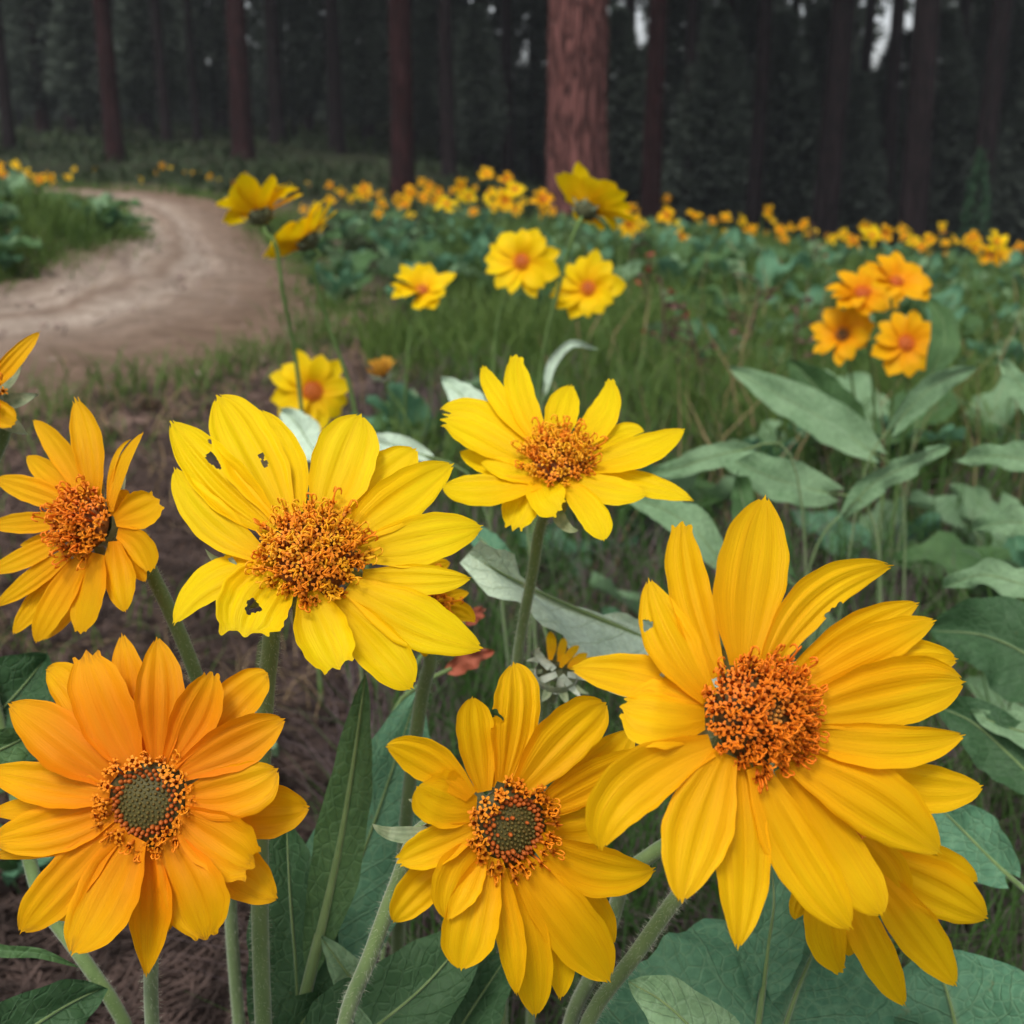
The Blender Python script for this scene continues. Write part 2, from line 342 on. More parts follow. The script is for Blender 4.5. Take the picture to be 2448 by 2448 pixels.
def hairs(P, r, n, seed, length=.0016):
    rg = np.random.RandomState(seed); P = np.array(P); m = len(P); V = []
    T = np.gradient(P, axis=0); T /= np.linalg.norm(T, axis=1)[:, None]+1e-12
    s = rg.rand(n)*(m-1.001); i = s.astype(int); t = s-i
    c = P[i]*(1-t)[:, None]+P[i+1]*t[:, None]; d = rg.randn(n, 3); d -= T[i]*np.sum(d*T[i], 1)[:, None]; d /= np.linalg.norm(d, axis=1)[:, None]
    dd = d+.5*rg.randn(n, 3)*.6; dd /= np.linalg.norm(dd, axis=1)[:, None]
    b = c+d*r*.9; tip = b+dd*(length*(.5+rg.rand(n)))[:, None]; side = np.cross(dd, rg.randn(n, 3)); side /= np.linalg.norm(side, axis=1)[:, None]
    V = np.stack([b-side*.00005, b+side*.00005, tip], 1); return V.reshape(-1, 3)

# ------------------------------------------------------------------ petals traced from flower planes
def prof(v, wb=.38, peak=.52, pw=2.2, q=.62, tipw=.16):
    a = wb+(1-wb)*np.sin(np.clip(v/peak, 0, 1)*pi/2)**1.15
    b = np.clip(1-np.clip((v-peak)/(1-peak), 0, 1)**pw, 0, 1)**q
    return np.maximum(np.where(v < peak, a, b), tipw*np.where(v > peak, 1, 0))
class Plane:                              # a flower head facing along n (camera axes: right, up, towards camera)
    def __init__(s, cx, cy, depth, n):
        s.c = (cx, cy); s.d = depth; n = np.array(n, float); s.n = n/np.linalg.norm(n)
        r = s.ray(cx, cy); s.k = depth*np.dot(s.nn(), r)
        s.world = unproj(cx, cy, depth); s.nw = s.n[0]*R_+s.n[1]*U_-s.n[2]*F_
    def nn(s): return np.array((s.n[0], s.n[1], -s.n[2]))
    def ray(s, x, y):
        x = np.asarray(x, float); y = np.asarray(y, float)
        return np.stack([(x/2448-.5)/FOC, -(y/2448-.5)/FOC, np.ones_like(x)], -1)
    def depth(s, x, y):
        q = s.ray(x, y)@s.nn(); z = s.k/np.where(np.abs(q) < .2, -.2, q)
        return np.clip(z, s.d-.05, s.d+.05)
def px_blade(pl, base, mid, tip, w, layer=0, roll=.15, cup=-.12, curl=0, k=0, pleat=.05, nu=13, nv=26, cuts=(), tipw=.13, peak=.46, pw=1.85, q=.74,
             wb=.38, teeth=1.0, seed=0, asym=0, lay=.0045):
    rg = random.Random(seed)
    base = np.array(base, float); mid = np.array(mid, float); tip = np.array(tip, float)
    base = base+(base-mid)*.13; c = 2*mid-.5*(base+tip)
    if cuts: nu, nv = 41, 70
    v = np.linspace(0, 1, nv)[:, None]; u = np.linspace(-1, 1, nu)[None, :]
    ph = [rg.uniform(0, 6.28) for _ in range(6)]
    notch = .018*np.cos(u*pi*2.2+ph[0]*.3)+.006*np.cos(u*pi*4.3+ph[1])
    ve = v*(1-.035*u**2+teeth*notch*v**8) if teeth else v*(1-.03*u**2)
    ve1 = np.clip(ve, 0, 1.05)
    C = ((1-ve1)**2)[..., None]*base+(2*ve1*(1-ve1))[..., None]*c+(ve1**2)[..., None]*tip
    T = (2*(1-ve1))[..., None]*(c-base)+(2*ve1)[..., None]*(tip-c); T /= np.linalg.norm(T, axis=-1)[..., None]
    perp = np.stack([-T[..., 1], T[..., 0]], -1)
    W = .5*w*prof(ve1, wb, peak, pw, q, tipw)*(1+.035*np.sin(ve1*9+ph[2])*(u > 0)+.035*np.sin(ve1*8+ph[3])*(u < 0)+.02*np.sin(ve1*31+ph[4]+u*2)*(np.abs(u) > .6))
    W = W*(1+asym*u)
    X = C+perp*(u*W)[..., None]; z0 = pl.depth(X[..., 0], X[..., 1])
    wm = W/2448/FOC*pl.d; L_ = np.linalg.norm(tip-base)/2448/FOC*pl.d
    z = z0+layer*lay*np.minimum(1, ve1*1.8)-k*.00016
    z = z+math.tan(roll)*u*wm*np.minimum(1, ve1*2.5)+cup*(u**2)*wm-.03*L_*np.sin(ve1*pi)
    env = np.sin(np.clip(ve1*1.05, 0, 1)*pi)**.6
    z = z+pleat*wm*(np.cos(u*pi*3.1+ph[5]*.3)+.35*np.cos(u*pi*7+ph[1]))*env+curl*L_*ve1**3+.012*L_*np.sin(ve1*7+ph[2]+u)
    P = unproj(X[..., 0], X[..., 1], z).reshape(-1, 3); Xf = X.reshape(-1, 2); keep = np.ones(len(Xf), bool)
    if cuts:
        for (hx, hy, hr) in cuts:
            dx, dy = Xf[:, 0]-hx, Xf[:, 1]-hy; th = np.arctan2(dy, dx); rr = np.hypot(dx, dy)
            rad = hr*(1+.22*np.sin(3*th+hx)+.14*np.sin(7*th+hy)); keep &= rr > rad*.85
            near = (rr > rad*.85) & (rr < rad*1.15); s = (rad/np.maximum(rr, 1e-3))
            zz = np.linalg.norm(P-CAMP, axis=1)
            nx = hx+dx*s; ny = hy+dy*s; dep = (P-CAMP)@F_; Q = unproj(nx, ny, dep); P = np.where(near[:, None], Q, P)
    uv = np.stack([(u*.5+.5)+0*v, ve1+0*u], -1).reshape(-1, 2)
    return P, grid_faces(nu, nv, keep), uv

# shared floret, bud meshes (metres, +z is up the floret)
def floret_mesh(name, h, lobe, style, curl, mat, seed):
    rg = random.Random(seed); V = []; F = []; uv = []
    S = 5
    for k, (z, r) in enumerate(((0, .00042), (h*.55, .0005), (h*.86, .00082))):
        for s in range(S): a = 2*pi*s/S; V.append((r*cos(a), r*sin(a), z)); uv.append((0, z/h*.75))
    for k in range(2):
        for s in range(S): F.append((k*S+s, k*S+(s+1) % S, (k+1)*S+(s+1) % S, (k+1)*S+s))
    for s in range(S):                    # five out-curled lobes
        a = 2*pi*(s+.5)/S; b0, b1 = 2*S+s, 2*S+(s+1) % S; i = len(V); w = .00042
        for (r, z, ww) in ((.0009+lobe*.5, h*1.0, w), (.0009+lobe, h*.97-lobe*.25, w*.35)):
            V.append((r*cos(a)+ww*sin(a), r*sin(a)-ww*cos(a), z)); V.append((r*cos(a)-ww*sin(a), r*sin(a)+ww*cos(a), z)); uv += [(0, .95), (0, .95)]
        F += [(b0, i, i+1, b1), (i, i+2, i+3, i+1)]
    if style:
        pts = [(0, 0, h*.5), (0, 0, h+style*.6)]
        for sgn in (-1, 1) if curl else (0,):
            q = [np.array(p) for p in pts]; ang = rg.uniform(0, 6.28)
            if sgn:
                for t in np.linspace(.2, 1, 5):
                    th = t*curl; r = style*.38
                    q.append(np.array((sgn*r*(1-cos(th))*cos(ang), sgn*r*(1-cos(th))*sin(ang), h+style*.6+r*sin(th))))
            else: q.append(np.array((0, 0, h+style)))
            v, f, _ = tube(q, [.0003, .00022], 4); o = len(V); V += [tuple(p) for p in v]; F += [tuple(i+o for i in g) for g in f]
            uv += [(0, .72 if curl == 0 else 1.0)]*len(v)
    return mesh(name, V, F, [mat], uv)
def bud_mesh(name, r, h, mat):
    V = [(0, 0, h)]; F = []; uv = [(0, 1)]; S = 6
    for z, rr, t in ((h*.7, r*.8, .7), (h*.3, r, .3), (0, r*.7, 0)):
        for s in range(S): a = 2*pi*s/S; V.append((rr*cos(a), rr*sin(a), z)); uv.append((0, t))
    for s in range(S):
        F.append((0, 1+s, 1+(s+1) % S))
        for k in range(2): a = 1+k*S; F.append((a+s, a+S+s, a+S+(s+1) % S, a+(s+1) % S))
    return mesh(name, V, F, [mat], uv)
FLO = {}
for mt in ('floret', 'floret_bright', 'floret_red'):
    FLO[mt] = [floret_mesh('disc_floret', .0040, .0009, .0011, 0, mt, 1), floret_mesh('disc_floret', .0046, .0009, .0022, 4.2, mt, 2),
               floret_mesh('disc_floret', .0050, .0007, .0028, 3.4, mt, 3), floret_mesh('disc_floret', .0038, .0010, .0018, 5.0, mt, 4),
               floret_mesh('disc_floret', .0036, .0010, 0, 0, mt, 5)]
BUD_O = bud_mesh('floret_bud', .00075, .0022, 'bud_orange'); BUD_G = bud_mesh('floret_bud', .00062, .0014, 'bud_green'); BUD_T = bud_mesh('floret_bud', .0007, .0018, 'bud_tan')

def frame_of(n):
    n = Vector(n).normalized(); a = n.cross(Vector((0, 0, 1)))
    if a.length < .1: a = n.cross(Vector((0, 1, 0)))
    a.normalize(); b = n.cross(a); return a, b, n
def make_disc(root, rootloc, pl, R, mode, mat, seed, N_=150, dome=.005, disc='disc'):
    rg = random.Random(seed); a, b, n = frame_of(pl.nw); c = Vector(pl.world)-Vector(rootloc)
    def sp(r, th, lift=0): return c+(a*cos(th)+b*sin(th))*r+n*(dome*(1-(r/R)**2)+lift)
    V = [sp(0, 0)]; F = []; S = 24
    for r in (.3, .6, .85, 1.0, .8):
        for s in range(S): V.append(sp(R*r if r != .8 or len(V) < 1+S*4 else R*.75, 2*pi*s/S, 0))
    for s in range(S):                     # back row pulled behind
        i = 1+S*4+s; V[i] = c+(a*cos(2*pi*s/S)+b*sin(2*pi*s/S))*R*.6-n*.004
    for s in range(S):
        F.append((0, 1+s, 1+(s+1) % S))
        for k in range(4): q = 1+k*S; F.append((q+s, q+S+s, q+S+(s+1) % S, q+(s+1) % S))
    d = ob('flower_disc', mesh('flower_disc', V, F, [disc]), root)
    def put(me, name, r, th, sc, tilt, jit=.12):
        rad = (a*cos(th)+b*sin(th)); up = (n*cos(tilt)+rad*sin(tilt)+Vector((rg.uniform(-jit, jit), rg.uniform(-jit, jit), rg.uniform(-jit, jit)))).normalized()
        x, y, _ = frame_of(up); w = rg.uniform(0, 6.28); x2 = x*cos(w)+y*sin(w); y2 = up.cross(x2); p = sp(r, th)-up*.0005
        hz = 1+.35*min(1, r/R)*(name == 'disc_floret'); M = Matrix((x2*sc, y2*sc, up*sc*hz)).transposed().to_4x4(); M.translation = p
        ob(name, me, d, M)
    ga = 2.39996
    for i in range(N_):
        r = R*sqrt((i+.5)/N_); th = i*ga+rg.uniform(-.1, .1); f = r/R; t = f*f*.75
        if mode == 'ring':
            if f < .74: continue
            put(FLO[mat][rg.choice((0, 0, 3, 4, 4, 1))], 'disc_floret', r, th, rg.uniform(.9, 1.1), t*.85, .16)
        elif mode == 'eye':
            if f < .26: continue
            put(rg.choice(FLO[mat]) , 'disc_floret', r, th, rg.uniform(.88, 1.12), t*1.1, .2)
        else:
            put(rg.choice(FLO[mat]+FLO['floret']), 'disc_floret', r, th, rg.uniform(.98, 1.25), t*1.1, .22)
    if mode == 'ring':
        n2 = 250
        for i in range(n2):
            r = R*sqrt((i+.5)/n2); f = r/R
            if f > .76: continue
            put(BUD_O if f > .57 or rg.random() < .05 else BUD_G, 'floret_bud', r, i*ga, rg.uniform(.85, 1.15) if f > .5 else rg.uniform(.7, 1), f*.5, .1)
    if mode == 'eye':
        for i in range(20): put(BUD_T, 'floret_bud', R*.27*sqrt((i+.5)/20), i*ga, rg.uniform(.8, 1.1), .1, .1)
    return d

BRACT_ME = []
def bract_mesh():
    nv, nu = 10, 5; V = []; uv = []
    for j in range(nv):
        v = j/(nv-1); w = .0042*math.sin(min(1, .3+v*.7/.5 if v < .3 else 1)*pi/2)*(1-v**2.2)+.0002
        for i in range(nu):
            u = -1+2*i/(nu-1); V.append((v*.021, u*w, -.004*sin(v*pi)*1+.0015*u*u-.004*v*v)); uv.append((i/(nu-1), v))
    return mesh('bract', V, grid_faces(nu, nv), ['bract'], uv)
BRACT = bract_mesh()
def calyx_mesh(R, mat='calyx'):
    V = []; F = []; S = 14; rows = [(1.0, .001), (1.02, -.003), (.8, -.008), (.4, -.011), (.15, -.013)]
    for r, z in rows:
        for s in range(S): V.append((R*r*cos(2*pi*s/S), R*r*sin(2*pi*s/S), z*R/.013))
    for k in range(len(rows)-1):
        for s in range(S): F.append((k*S+s, k*S+(s+1) % S, (k+1)*S+(s+1) % S, (k+1)*S+s))
    F.append(tuple((len(rows)-1)*S+s for s in range(S))); return mesh('calyx', V, F, [mat])
def facing(n, p, sc=1, rot=0):
    a, b, n = frame_of(n); x = a*cos(rot)+b*sin(rot); y = n.cross(x); M = Matrix((x*sc, y*sc, n*sc)).transposed().to_4x4(); M.translation = p; return M

def hero(name, label, crop, center, depth, n, disc, petals, mat, stem, extra_bracts=(), stem_r=.0029, hair=900, seed=1, cat='flower', group='yellow flowers close to the camera'):
    ox, oy, sc = crop; cv = lambda p: (p[0]/sc+ox, p[1]/sc+oy)
    cx, cy = cv(center); pl = Plane(cx, cy, depth, n); a, b, nw = frame_of(pl.nw)
    back = Vector(pl.world)-nw*.010
    sp = [np.array(back), np.array(back-nw*.012)]+[unproj(x*D2N, y*D2N, d) for x, y, d in stem]
    sp = to_ground(sp); foot = sp[-1]; foot = np.array((foot[0], foot[1], float(terrain(foot[0], foot[1]))))
    root = thing(name, foot, label, cat, group)
    for k, pt in enumerate(petals):
        bs, md, tp, w = pt[:4]; o = dict(pt[4]) if len(pt) > 4 else {}
        lb = o.pop('label', None); pm = o.pop('mat', mat)
        o['cuts'] = [(*cv((h[0], h[1])), h[2]/sc) for h in o.get('cuts', ())]
        rg = random.Random(seed*100+k); o.setdefault('roll', rg.uniform(-.08, .42)); o.setdefault('cup', rg.uniform(-.42, .02)); o.setdefault('curl', rg.uniform(-.07, .15)); o.setdefault('asym', rg.uniform(-.12, .12))
        P, F, uv = px_blade(pl, cv(bs), cv(md), cv(tp), w/sc, k=k if not o.get('layer') else 0, seed=seed*50+k, pleat=rg.uniform(.05, .12), **o)
        ob('petal', mesh('petal', P-foot, F, [pm], uv), root, label=lb)
    if disc: make_disc(root, foot, pl, **disc, seed=seed)
    Rd = disc['R'] if disc else .012
    ob('calyx', calyx_mesh(Rd*.8, 'bract'), root, facing(nw, Vector(pl.world)-Vector(foot)-nw*.004))
    for i in range(9):
        t = i*2*pi/9+seed; rad = a*cos(t)+b*sin(t); up = (nw*.9-rad*.1).normalized(); x = (rad-up*rad.dot(up)).normalized(); y = up.cross(x)
        bs_ = .85 if disc else .5; M = Matrix((x*bs_, y*bs_, up*bs_)).transposed().to_4x4(); M.translation = Vector(pl.world)-Vector(foot)+rad*Rd*.55-nw*.006; ob('bract', BRACT, root, M)
    for k, (bs, md, tp, w) in enumerate(extra_bracts):
        P, F, uv = px_blade(pl, cv(bs), cv(md), cv(tp), w/sc, layer=2.2, seed=seed*9+k, pw=1.5, q=.9, tipw=.04, teeth=0, peak=.35, wb=.8)
        ob('bract', mesh('bract', P-foot, F, ['wool' if 'bud' in name else 'bract'], uv), root)
    C = catmull(sp, 40); V, F, uv = tube(C-foot, [stem_r*.85, stem_r*.88, stem_r*.92, stem_r], 12)
    st = ob('stem', mesh('stem', V, F, ['stem'], uv), root)
    if hair: ob('stem_hair', fast_mesh('stem_hair', hairs(C[:32]-foot, stem_r, hair*2, seed), 3, ['hair']), st, kind='stuff')
    return root

# ------------------------------------------------------------------ setting: ground, track
def sinh_axis(n, lim, k=5.2): t = np.linspace(-1, 1, n); return np.sinh(t*k)/np.sinh(k)*lim
LE = [(-700, 690), (-300, 610), (0, 535), (120, 482), (215, 447), (222, 420), (185, 397), (120, 383), (20, 372), (-60, 366)]
RE = [(-700, 1500), (-350, 1150), (0, 800), (330, 730), (580, 655), (620, 560), (510, 455), (440, 392), (330, 366), (120, 358), (-60, 354)]
LW = catmull([ground_hit(x*D2N, y*D2N) for x, y in LE], 120); RW = catmull([ground_hit(x*D2N, y*D2N) for x, y in RE], 120)
POLY = np.vstack([LW[:, :2], RW[::-1, :2]])
def in_poly(x, y, P=POLY):
    x1, y1 = P[:, 0], P[:, 1]; x2, y2 = np.roll(x1, -1), np.roll(y1, -1); x = np.asarray(x)[..., None]; y = np.asarray(y)[..., None]
    c = ((y1 > y) != (y2 > y)) & (x < (x2-x1)*(y-y1)/(y2-y1+1e-12)+x1); return c.sum(-1) % 2 == 1
def soil_at(x, y):                        # worn bare earth spreading from the track
    pts = np.vstack([LW[:, :2], RW[:, :2], (LW[:, :2]+RW[:, :2])/2]); x = np.asarray(x, float); y = np.asarray(y, float); shp = x.shape; q = np.stack([x.ravel(), y.ravel()], 1); d = np.full(len(q), 99.)
    for p in pts: d = np.minimum(d, np.hypot(q[:, 0]-p[0], q[:, 1]-p[1]))
    d[in_poly(q[:, 0], q[:, 1])] = 0; d = d.reshape(shp); side = np.where(x < -.15*y+.1, 1.0, .35)
    return np.exp(-(d/(.62*side))**1.4)
def build_ground():
    xs = sinh_axis(241, 120, 6.0); t = np.linspace(0, 1, 300); ys = -4+np.concatenate([np.linspace(0, 4, 30)[:-1], 4+(np.exp(t*5.2)-1)/(math.exp(5.2)-1)*170])
    X, Y = np.meshgrid(xs, ys); Z = terrain(X, Y); V = np.stack([X, Y, Z], -1).reshape(-1, 3)
    me = mesh('ground', V, grid_faces(len(xs), len(ys)), ['ground']); a = me.attributes.new('soil', 'FLOAT', 'POINT'); a.data.foreach_set('value', soil_at(V[:, 0], V[:, 1]).astype(np.float32))
    ob('ground', me, kind='structure')
build_ground()
def build_road():
    nu = 61; V = []; uv = []; m = len(LW); ln = 0; g = np.random.RandomState(4)
    e1 = np.convolve(g.randn(m+8), np.ones(3)/3, 'same')[:m]*.035; e2 = np.convolve(g.randn(m+8), np.ones(3)/3, 'same')[:m]*.03
    for j in range(m):
        if j: ln += np.linalg.norm((LW[j]+RW[j]-LW[j-1]-RW[j-1])/2)
        for i in range(nu):
            u = i/(nu-1); uu = u*(1+e2[j]-e1[j])+e1[j]; p = LW[j]*(1-uu)+RW[j]*uu
            rut = -.020*(exp(-((u-.24)/.06)**2)+exp(-((u-.47)/.06)**2))+.026
            edge = min(1, min(u, 1-u)*10)
            V.append((p[0], p[1], float(terrain(p[0], p[1]))+.006+(rut*edge+.006*sin(u*60+p[1]*3)*edge*.4)+(0 if 0 < i < nu-1 else -.012))); uv.append((u, ln*.5))
    ob('dirt_road', mesh('dirt_road', V, grid_faces(nu, m), ['road'], uv), kind='structure')
build_road()
# ------------------------------------------------------------------ forest
def trunk_mesh(h, r, seed, mat, bump=.05, sides=20, rows=40, lean=0):
    g = np.random.RandomState(seed); V = []; uv = []
    ph = g.rand(8)*6.28
    for k in range(rows):
        t = k/(rows-1); z = t**1.5*h; rr = r*(1-.72*t)*(1+.22*exp(-z/.25))
        for s in range(sides):
            a = 2*pi*s/sides
            f = 1+bump*(sin(a*5+z*1.1+ph[0])*.5+sin(a*9-z*1.9+ph[1])*.45+sin(a*3+z*4+ph[2])*.3)+g.uniform(-1, 1)*bump*.4
            V.append((rr*f*cos(a)+lean*z+.02*sin(z*.7+ph[3]), rr*f*sin(a)+.02*sin(z*.5+ph[4]), z-.15)); uv.append((s/sides, t))
    F = [(k*sides+s, k*sides+(s+1) % sides, (k+1)*sides+(s+1) % sides, (k+1)*sides+s) for k in range(rows-1) for s in range(sides)]
    return mesh('trunk', V, F, [mat], uv)
def crown_mesh(z0, z1, R, n, seed, mat, size, narrow=False):
    g = np.random.RandomState(seed); t = g.rand(n)**(1.2 if narrow else .9); z = z0+(z1-z0)*t
    prof_ = (1-t)**.7*(.35+.65*np.minimum(1, t*4)); bi = g.randint(0, 9, n); a = bi*.7+np.floor(t*14)*2.4+g.randn(n)*.22
    r = R*prof_*(.15+.85*g.rand(n)**.6); z = z-r*.18+g.randn(n)*.12
    c = np.stack([r*np.cos(a), r*np.sin(a), z], 1); V = []
    d = np.stack([np.cos(a), np.sin(a), -.15+0*a], 1)+g.randn(n, 3)*.35; d /= np.linalg.norm(d, axis=1)[:, None]
    s = np.cross(d, g.randn(n, 3)); s /= np.linalg.norm(s, axis=1)[:, None]; L_ = size*(.6+.8*g.rand(n))[:, None]; w = L_*.26
    for k in range(3):                     # each tuft: three pointed fingers
        dd = d+s*(k-1)*.55; V.append(np.stack([c-s*w*.4, c+dd*L_*.5+s*w*.5, c+dd*L_, c+dd*L_*.45-s*w*.6], 1))
    return fast_mesh('crown', np.concatenate(V).reshape(-1, 3), 4, [mat])
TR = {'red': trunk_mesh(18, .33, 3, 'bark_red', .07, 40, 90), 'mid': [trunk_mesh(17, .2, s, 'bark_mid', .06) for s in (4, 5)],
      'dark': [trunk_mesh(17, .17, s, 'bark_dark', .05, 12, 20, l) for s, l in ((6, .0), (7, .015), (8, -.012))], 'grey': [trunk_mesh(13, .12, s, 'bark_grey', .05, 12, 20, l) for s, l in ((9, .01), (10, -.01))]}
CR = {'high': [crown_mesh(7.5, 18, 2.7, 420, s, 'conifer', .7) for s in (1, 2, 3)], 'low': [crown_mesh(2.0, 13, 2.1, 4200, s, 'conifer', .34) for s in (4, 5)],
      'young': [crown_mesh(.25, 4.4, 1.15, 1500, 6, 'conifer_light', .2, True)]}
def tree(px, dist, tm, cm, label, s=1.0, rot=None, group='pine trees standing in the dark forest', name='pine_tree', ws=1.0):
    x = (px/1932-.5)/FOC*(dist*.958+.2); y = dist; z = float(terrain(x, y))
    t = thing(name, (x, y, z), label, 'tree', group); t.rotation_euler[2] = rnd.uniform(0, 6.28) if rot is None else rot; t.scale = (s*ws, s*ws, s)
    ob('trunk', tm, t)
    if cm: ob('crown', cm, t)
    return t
hi = lambda: rnd.choice(CR['high']); lo = lambda: rnd.choice(CR['low'])
tree(1088, 11.4, TR['red'], CR['high'][0], 'thick red-barked ponderosa pine trunk rising behind the middle of the meadow', 1, .4, None, ws=.93)
tree(1228, 14.5, TR['mid'][0], CR['high'][1], 'slender reddish pine trunk just right of the thick red trunk',   .9, .3, None, ws=.72)
tree(762, 13.5, TR['mid'][1], CR['high'][2], 'dark reddish pine trunk left of the thick red trunk', 1.12, 1.3, None, ws=.62)
tree(226, 18.5, TR['mid'][1], CR['high'][1], 'broad dark pine trunk behind the far side of the dirt track', 1.15, 2.2, None, ws=.62)
tree(32, 21, TR['dark'][1], CR['high'][2], 'dark pine trunk leaning at the left edge behind the flower bank', 1.1, 0, None, ws=.6)
tree(325, 23, TR['dark'][2], CR['high'][0], 'dark pine trunk leaning left, first right of the broad trunk beyond the track', 1.1, 0, None, ws=.6)
tree(382, 25, TR['dark'][2], CR['high'][0], 'narrow dark pine trunk above the bend of the track', .95, 0, None, ws=.6)
tree(468, 19, TR['mid'][0], CR['high'][1], 'brown pine trunk standing where the dirt track ends', .9, 0, None)
tree(529, 24, TR['dark'][0], CR['high'][2], 'thin dark pine trunk beside the brown one where the track ends', 1, 0, None)
used = [1088, 1228, 762, 226, 32]
for px, d, s in ((640, 22, .9), (700, 27, .9), (850, 20, .8), (905, 26, .9), (960, 24, .85), (1010, 30, 1), (1180, 24, .9), (1300, 22, .8), (1360, 26, 1.1), (1420, 20, .9), (1480, 27, .9), (1555, 19, 1.35),
                 (1610, 25, .9), (1665, 22, 1.0), (1722, 17, 1.3), (1790, 24, 1), (1850, 19, 1.15), (1915, 22, 1.2), (95, 27, .8), (150, 30, .9), (280, 31, .9), (430, 32, .9), (590, 31, .9)):
    q = rnd.random(); tm = rnd.choice(TR['dark']) if q < .6 else (rnd.choice(TR['mid']) if q < .75 else rnd.choice(TR['grey']))
    tree(px, d, tm, hi(), 'dim pine trunk among the shadowy trunks '+('left' if px < 1040 else 'right')+' of the thick red trunk', s, None, 'dim pines '+('left' if px < 1040 else 'right')+' of the thick red trunk')
for k in range(64):                        # deeper in the wood, and round the clearing out of frame
    d = rnd.uniform(28, 62); px = rnd.uniform(-700, 2600)
    if min(abs(px-1645)/75, abs(px-715)/60, abs(px-960)/75) < 1: continue
    tree(px, d, rnd.choice(TR['dark']+TR['grey']), lo() if rnd.random() < .55 and d > 32 else hi(), 'dim pine trunk among the shadowy trunks of the forest behind', rnd.uniform(.8, 1.25))
tree(1841, 17, TR['grey'][0], CR['young'][0], 'young green pine at the right edge of the dark forest', .46, 0, None, 'pine_sapling', .6)
for k, (px, d, sc_) in enumerate(((100, 27, .9), (180, 24, .7), (300, 26, .8), (415, 28, .9), (560, 27, .8), (640, 30, 1.1), (690, 24, .7), (830, 25, .8), (900, 22, .6), (1000, 28, 1.0), (1160, 23, .8), (1270, 26, 1.2), (1340, 22, .9), (1400, 28, 1.3), (1460, 23, 1.0), (1530, 26, 1.2), (1600, 22, .8), (1680, 27, 1.2), (1750, 23, 1.1), (1900, 24, 1.2), (50, 31, 1.1), (1960, 21, 1.0))):
    tree(px, d, TR['grey'][k % 2], CR['low'][k % 2], 'dim bushy young pine in the understorey between the dark trunks', .36*sc_, k*1.3, 'young pines in the understorey', 'pine_sapling', 1.5)
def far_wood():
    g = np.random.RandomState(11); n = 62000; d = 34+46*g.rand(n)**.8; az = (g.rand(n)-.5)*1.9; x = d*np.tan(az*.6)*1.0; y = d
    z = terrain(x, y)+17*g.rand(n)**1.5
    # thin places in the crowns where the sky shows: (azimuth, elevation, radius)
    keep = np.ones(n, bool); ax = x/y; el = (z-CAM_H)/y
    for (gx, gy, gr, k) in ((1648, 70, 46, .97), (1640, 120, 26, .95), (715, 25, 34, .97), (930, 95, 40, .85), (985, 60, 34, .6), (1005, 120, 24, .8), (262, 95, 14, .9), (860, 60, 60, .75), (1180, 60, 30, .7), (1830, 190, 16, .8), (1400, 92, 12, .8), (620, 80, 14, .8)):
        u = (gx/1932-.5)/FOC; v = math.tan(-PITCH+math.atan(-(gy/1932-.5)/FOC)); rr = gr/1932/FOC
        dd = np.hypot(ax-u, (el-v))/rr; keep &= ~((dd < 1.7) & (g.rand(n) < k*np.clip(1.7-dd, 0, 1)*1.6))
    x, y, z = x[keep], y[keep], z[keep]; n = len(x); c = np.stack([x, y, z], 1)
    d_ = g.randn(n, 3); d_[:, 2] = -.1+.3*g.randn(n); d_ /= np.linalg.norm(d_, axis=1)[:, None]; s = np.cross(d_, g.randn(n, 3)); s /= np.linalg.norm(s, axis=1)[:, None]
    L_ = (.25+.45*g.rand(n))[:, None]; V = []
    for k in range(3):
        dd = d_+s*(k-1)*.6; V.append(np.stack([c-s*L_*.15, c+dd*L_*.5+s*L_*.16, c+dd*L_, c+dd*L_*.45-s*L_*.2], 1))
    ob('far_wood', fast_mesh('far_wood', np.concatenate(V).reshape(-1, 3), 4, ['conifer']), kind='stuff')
    o = bpy.data.objects['far_wood']; o['label'] = 'dark mass of conifer foliage filling the depth of the forest'; o['category'] = 'forest'
far_wood()

# ------------------------------------------------------------------ leaves
def leaf_blade(C, Wd, Nn, hw, nu=13, wave=.12, nwave=2.5, seed=0, heart=False, fold=.25, sides=(1, 1), wl=None, pointy=1.0):
    """C centreline (m,3), Wd unit width dirs, Nn unit normals, hw half width in metres"""
    rg = random.Random(seed); m = len(C); V = []; uv = []; p1, p2, p3 = (rg.uniform(0, 6.28) for _ in range(3))
    L_ = sum(np.linalg.norm(C[i+1]-C[i]) for i in range(m-1)); T = np.gradient(C, axis=0); T /= np.linalg.norm(T, axis=1)[:, None]+1e-9
    for j in range(m):
        v = j/(m-1)
        w = (sin(min(1, v/.32+.08)*pi/2)**.7 if v < .32 else (1-((v-.32)/.68)**1.8)**(.8*pointy)) if not heart else (.62+.38*sin(min(1, v/.3)*pi/2) if v < .3 else max(0, 1-((v-.3)/.7)**2.0)**.75)
        for i in range(nu):
            u = -1+2*i/(nu-1); sd = sides[0] if u < 0 else sides[1]; au = abs(u)
            ed = 1+.05*sin(v*16+p3+(3 if u > 0 else 0))+.025*sin(v*37+p1*(2 if u > 0 else 1))
            lobe = -.22*L_*au**1.5*max(0, 1-v/.22)**1.4 if heart else -.10*L_*au**2*max(0, 1-v/.2)
            z = hw*(fold*au+wave*au**1.5*sin(v*nwave*6.28+(p1 if u > 0 else p2))+.05*au**3*sin(v*41+p2+u)+.05*sin(v*9*pi)*au*(1-au)*1.4+.04*sin(u*5+v*7))
            V.append(C[j]+Wd[j]*(u*w*ed*hw*sd)+Nn[j]*z+T[j]*lobe); uv.append((i/(nu-1), v))
    return np.array(V), grid_faces(nu, m), uv
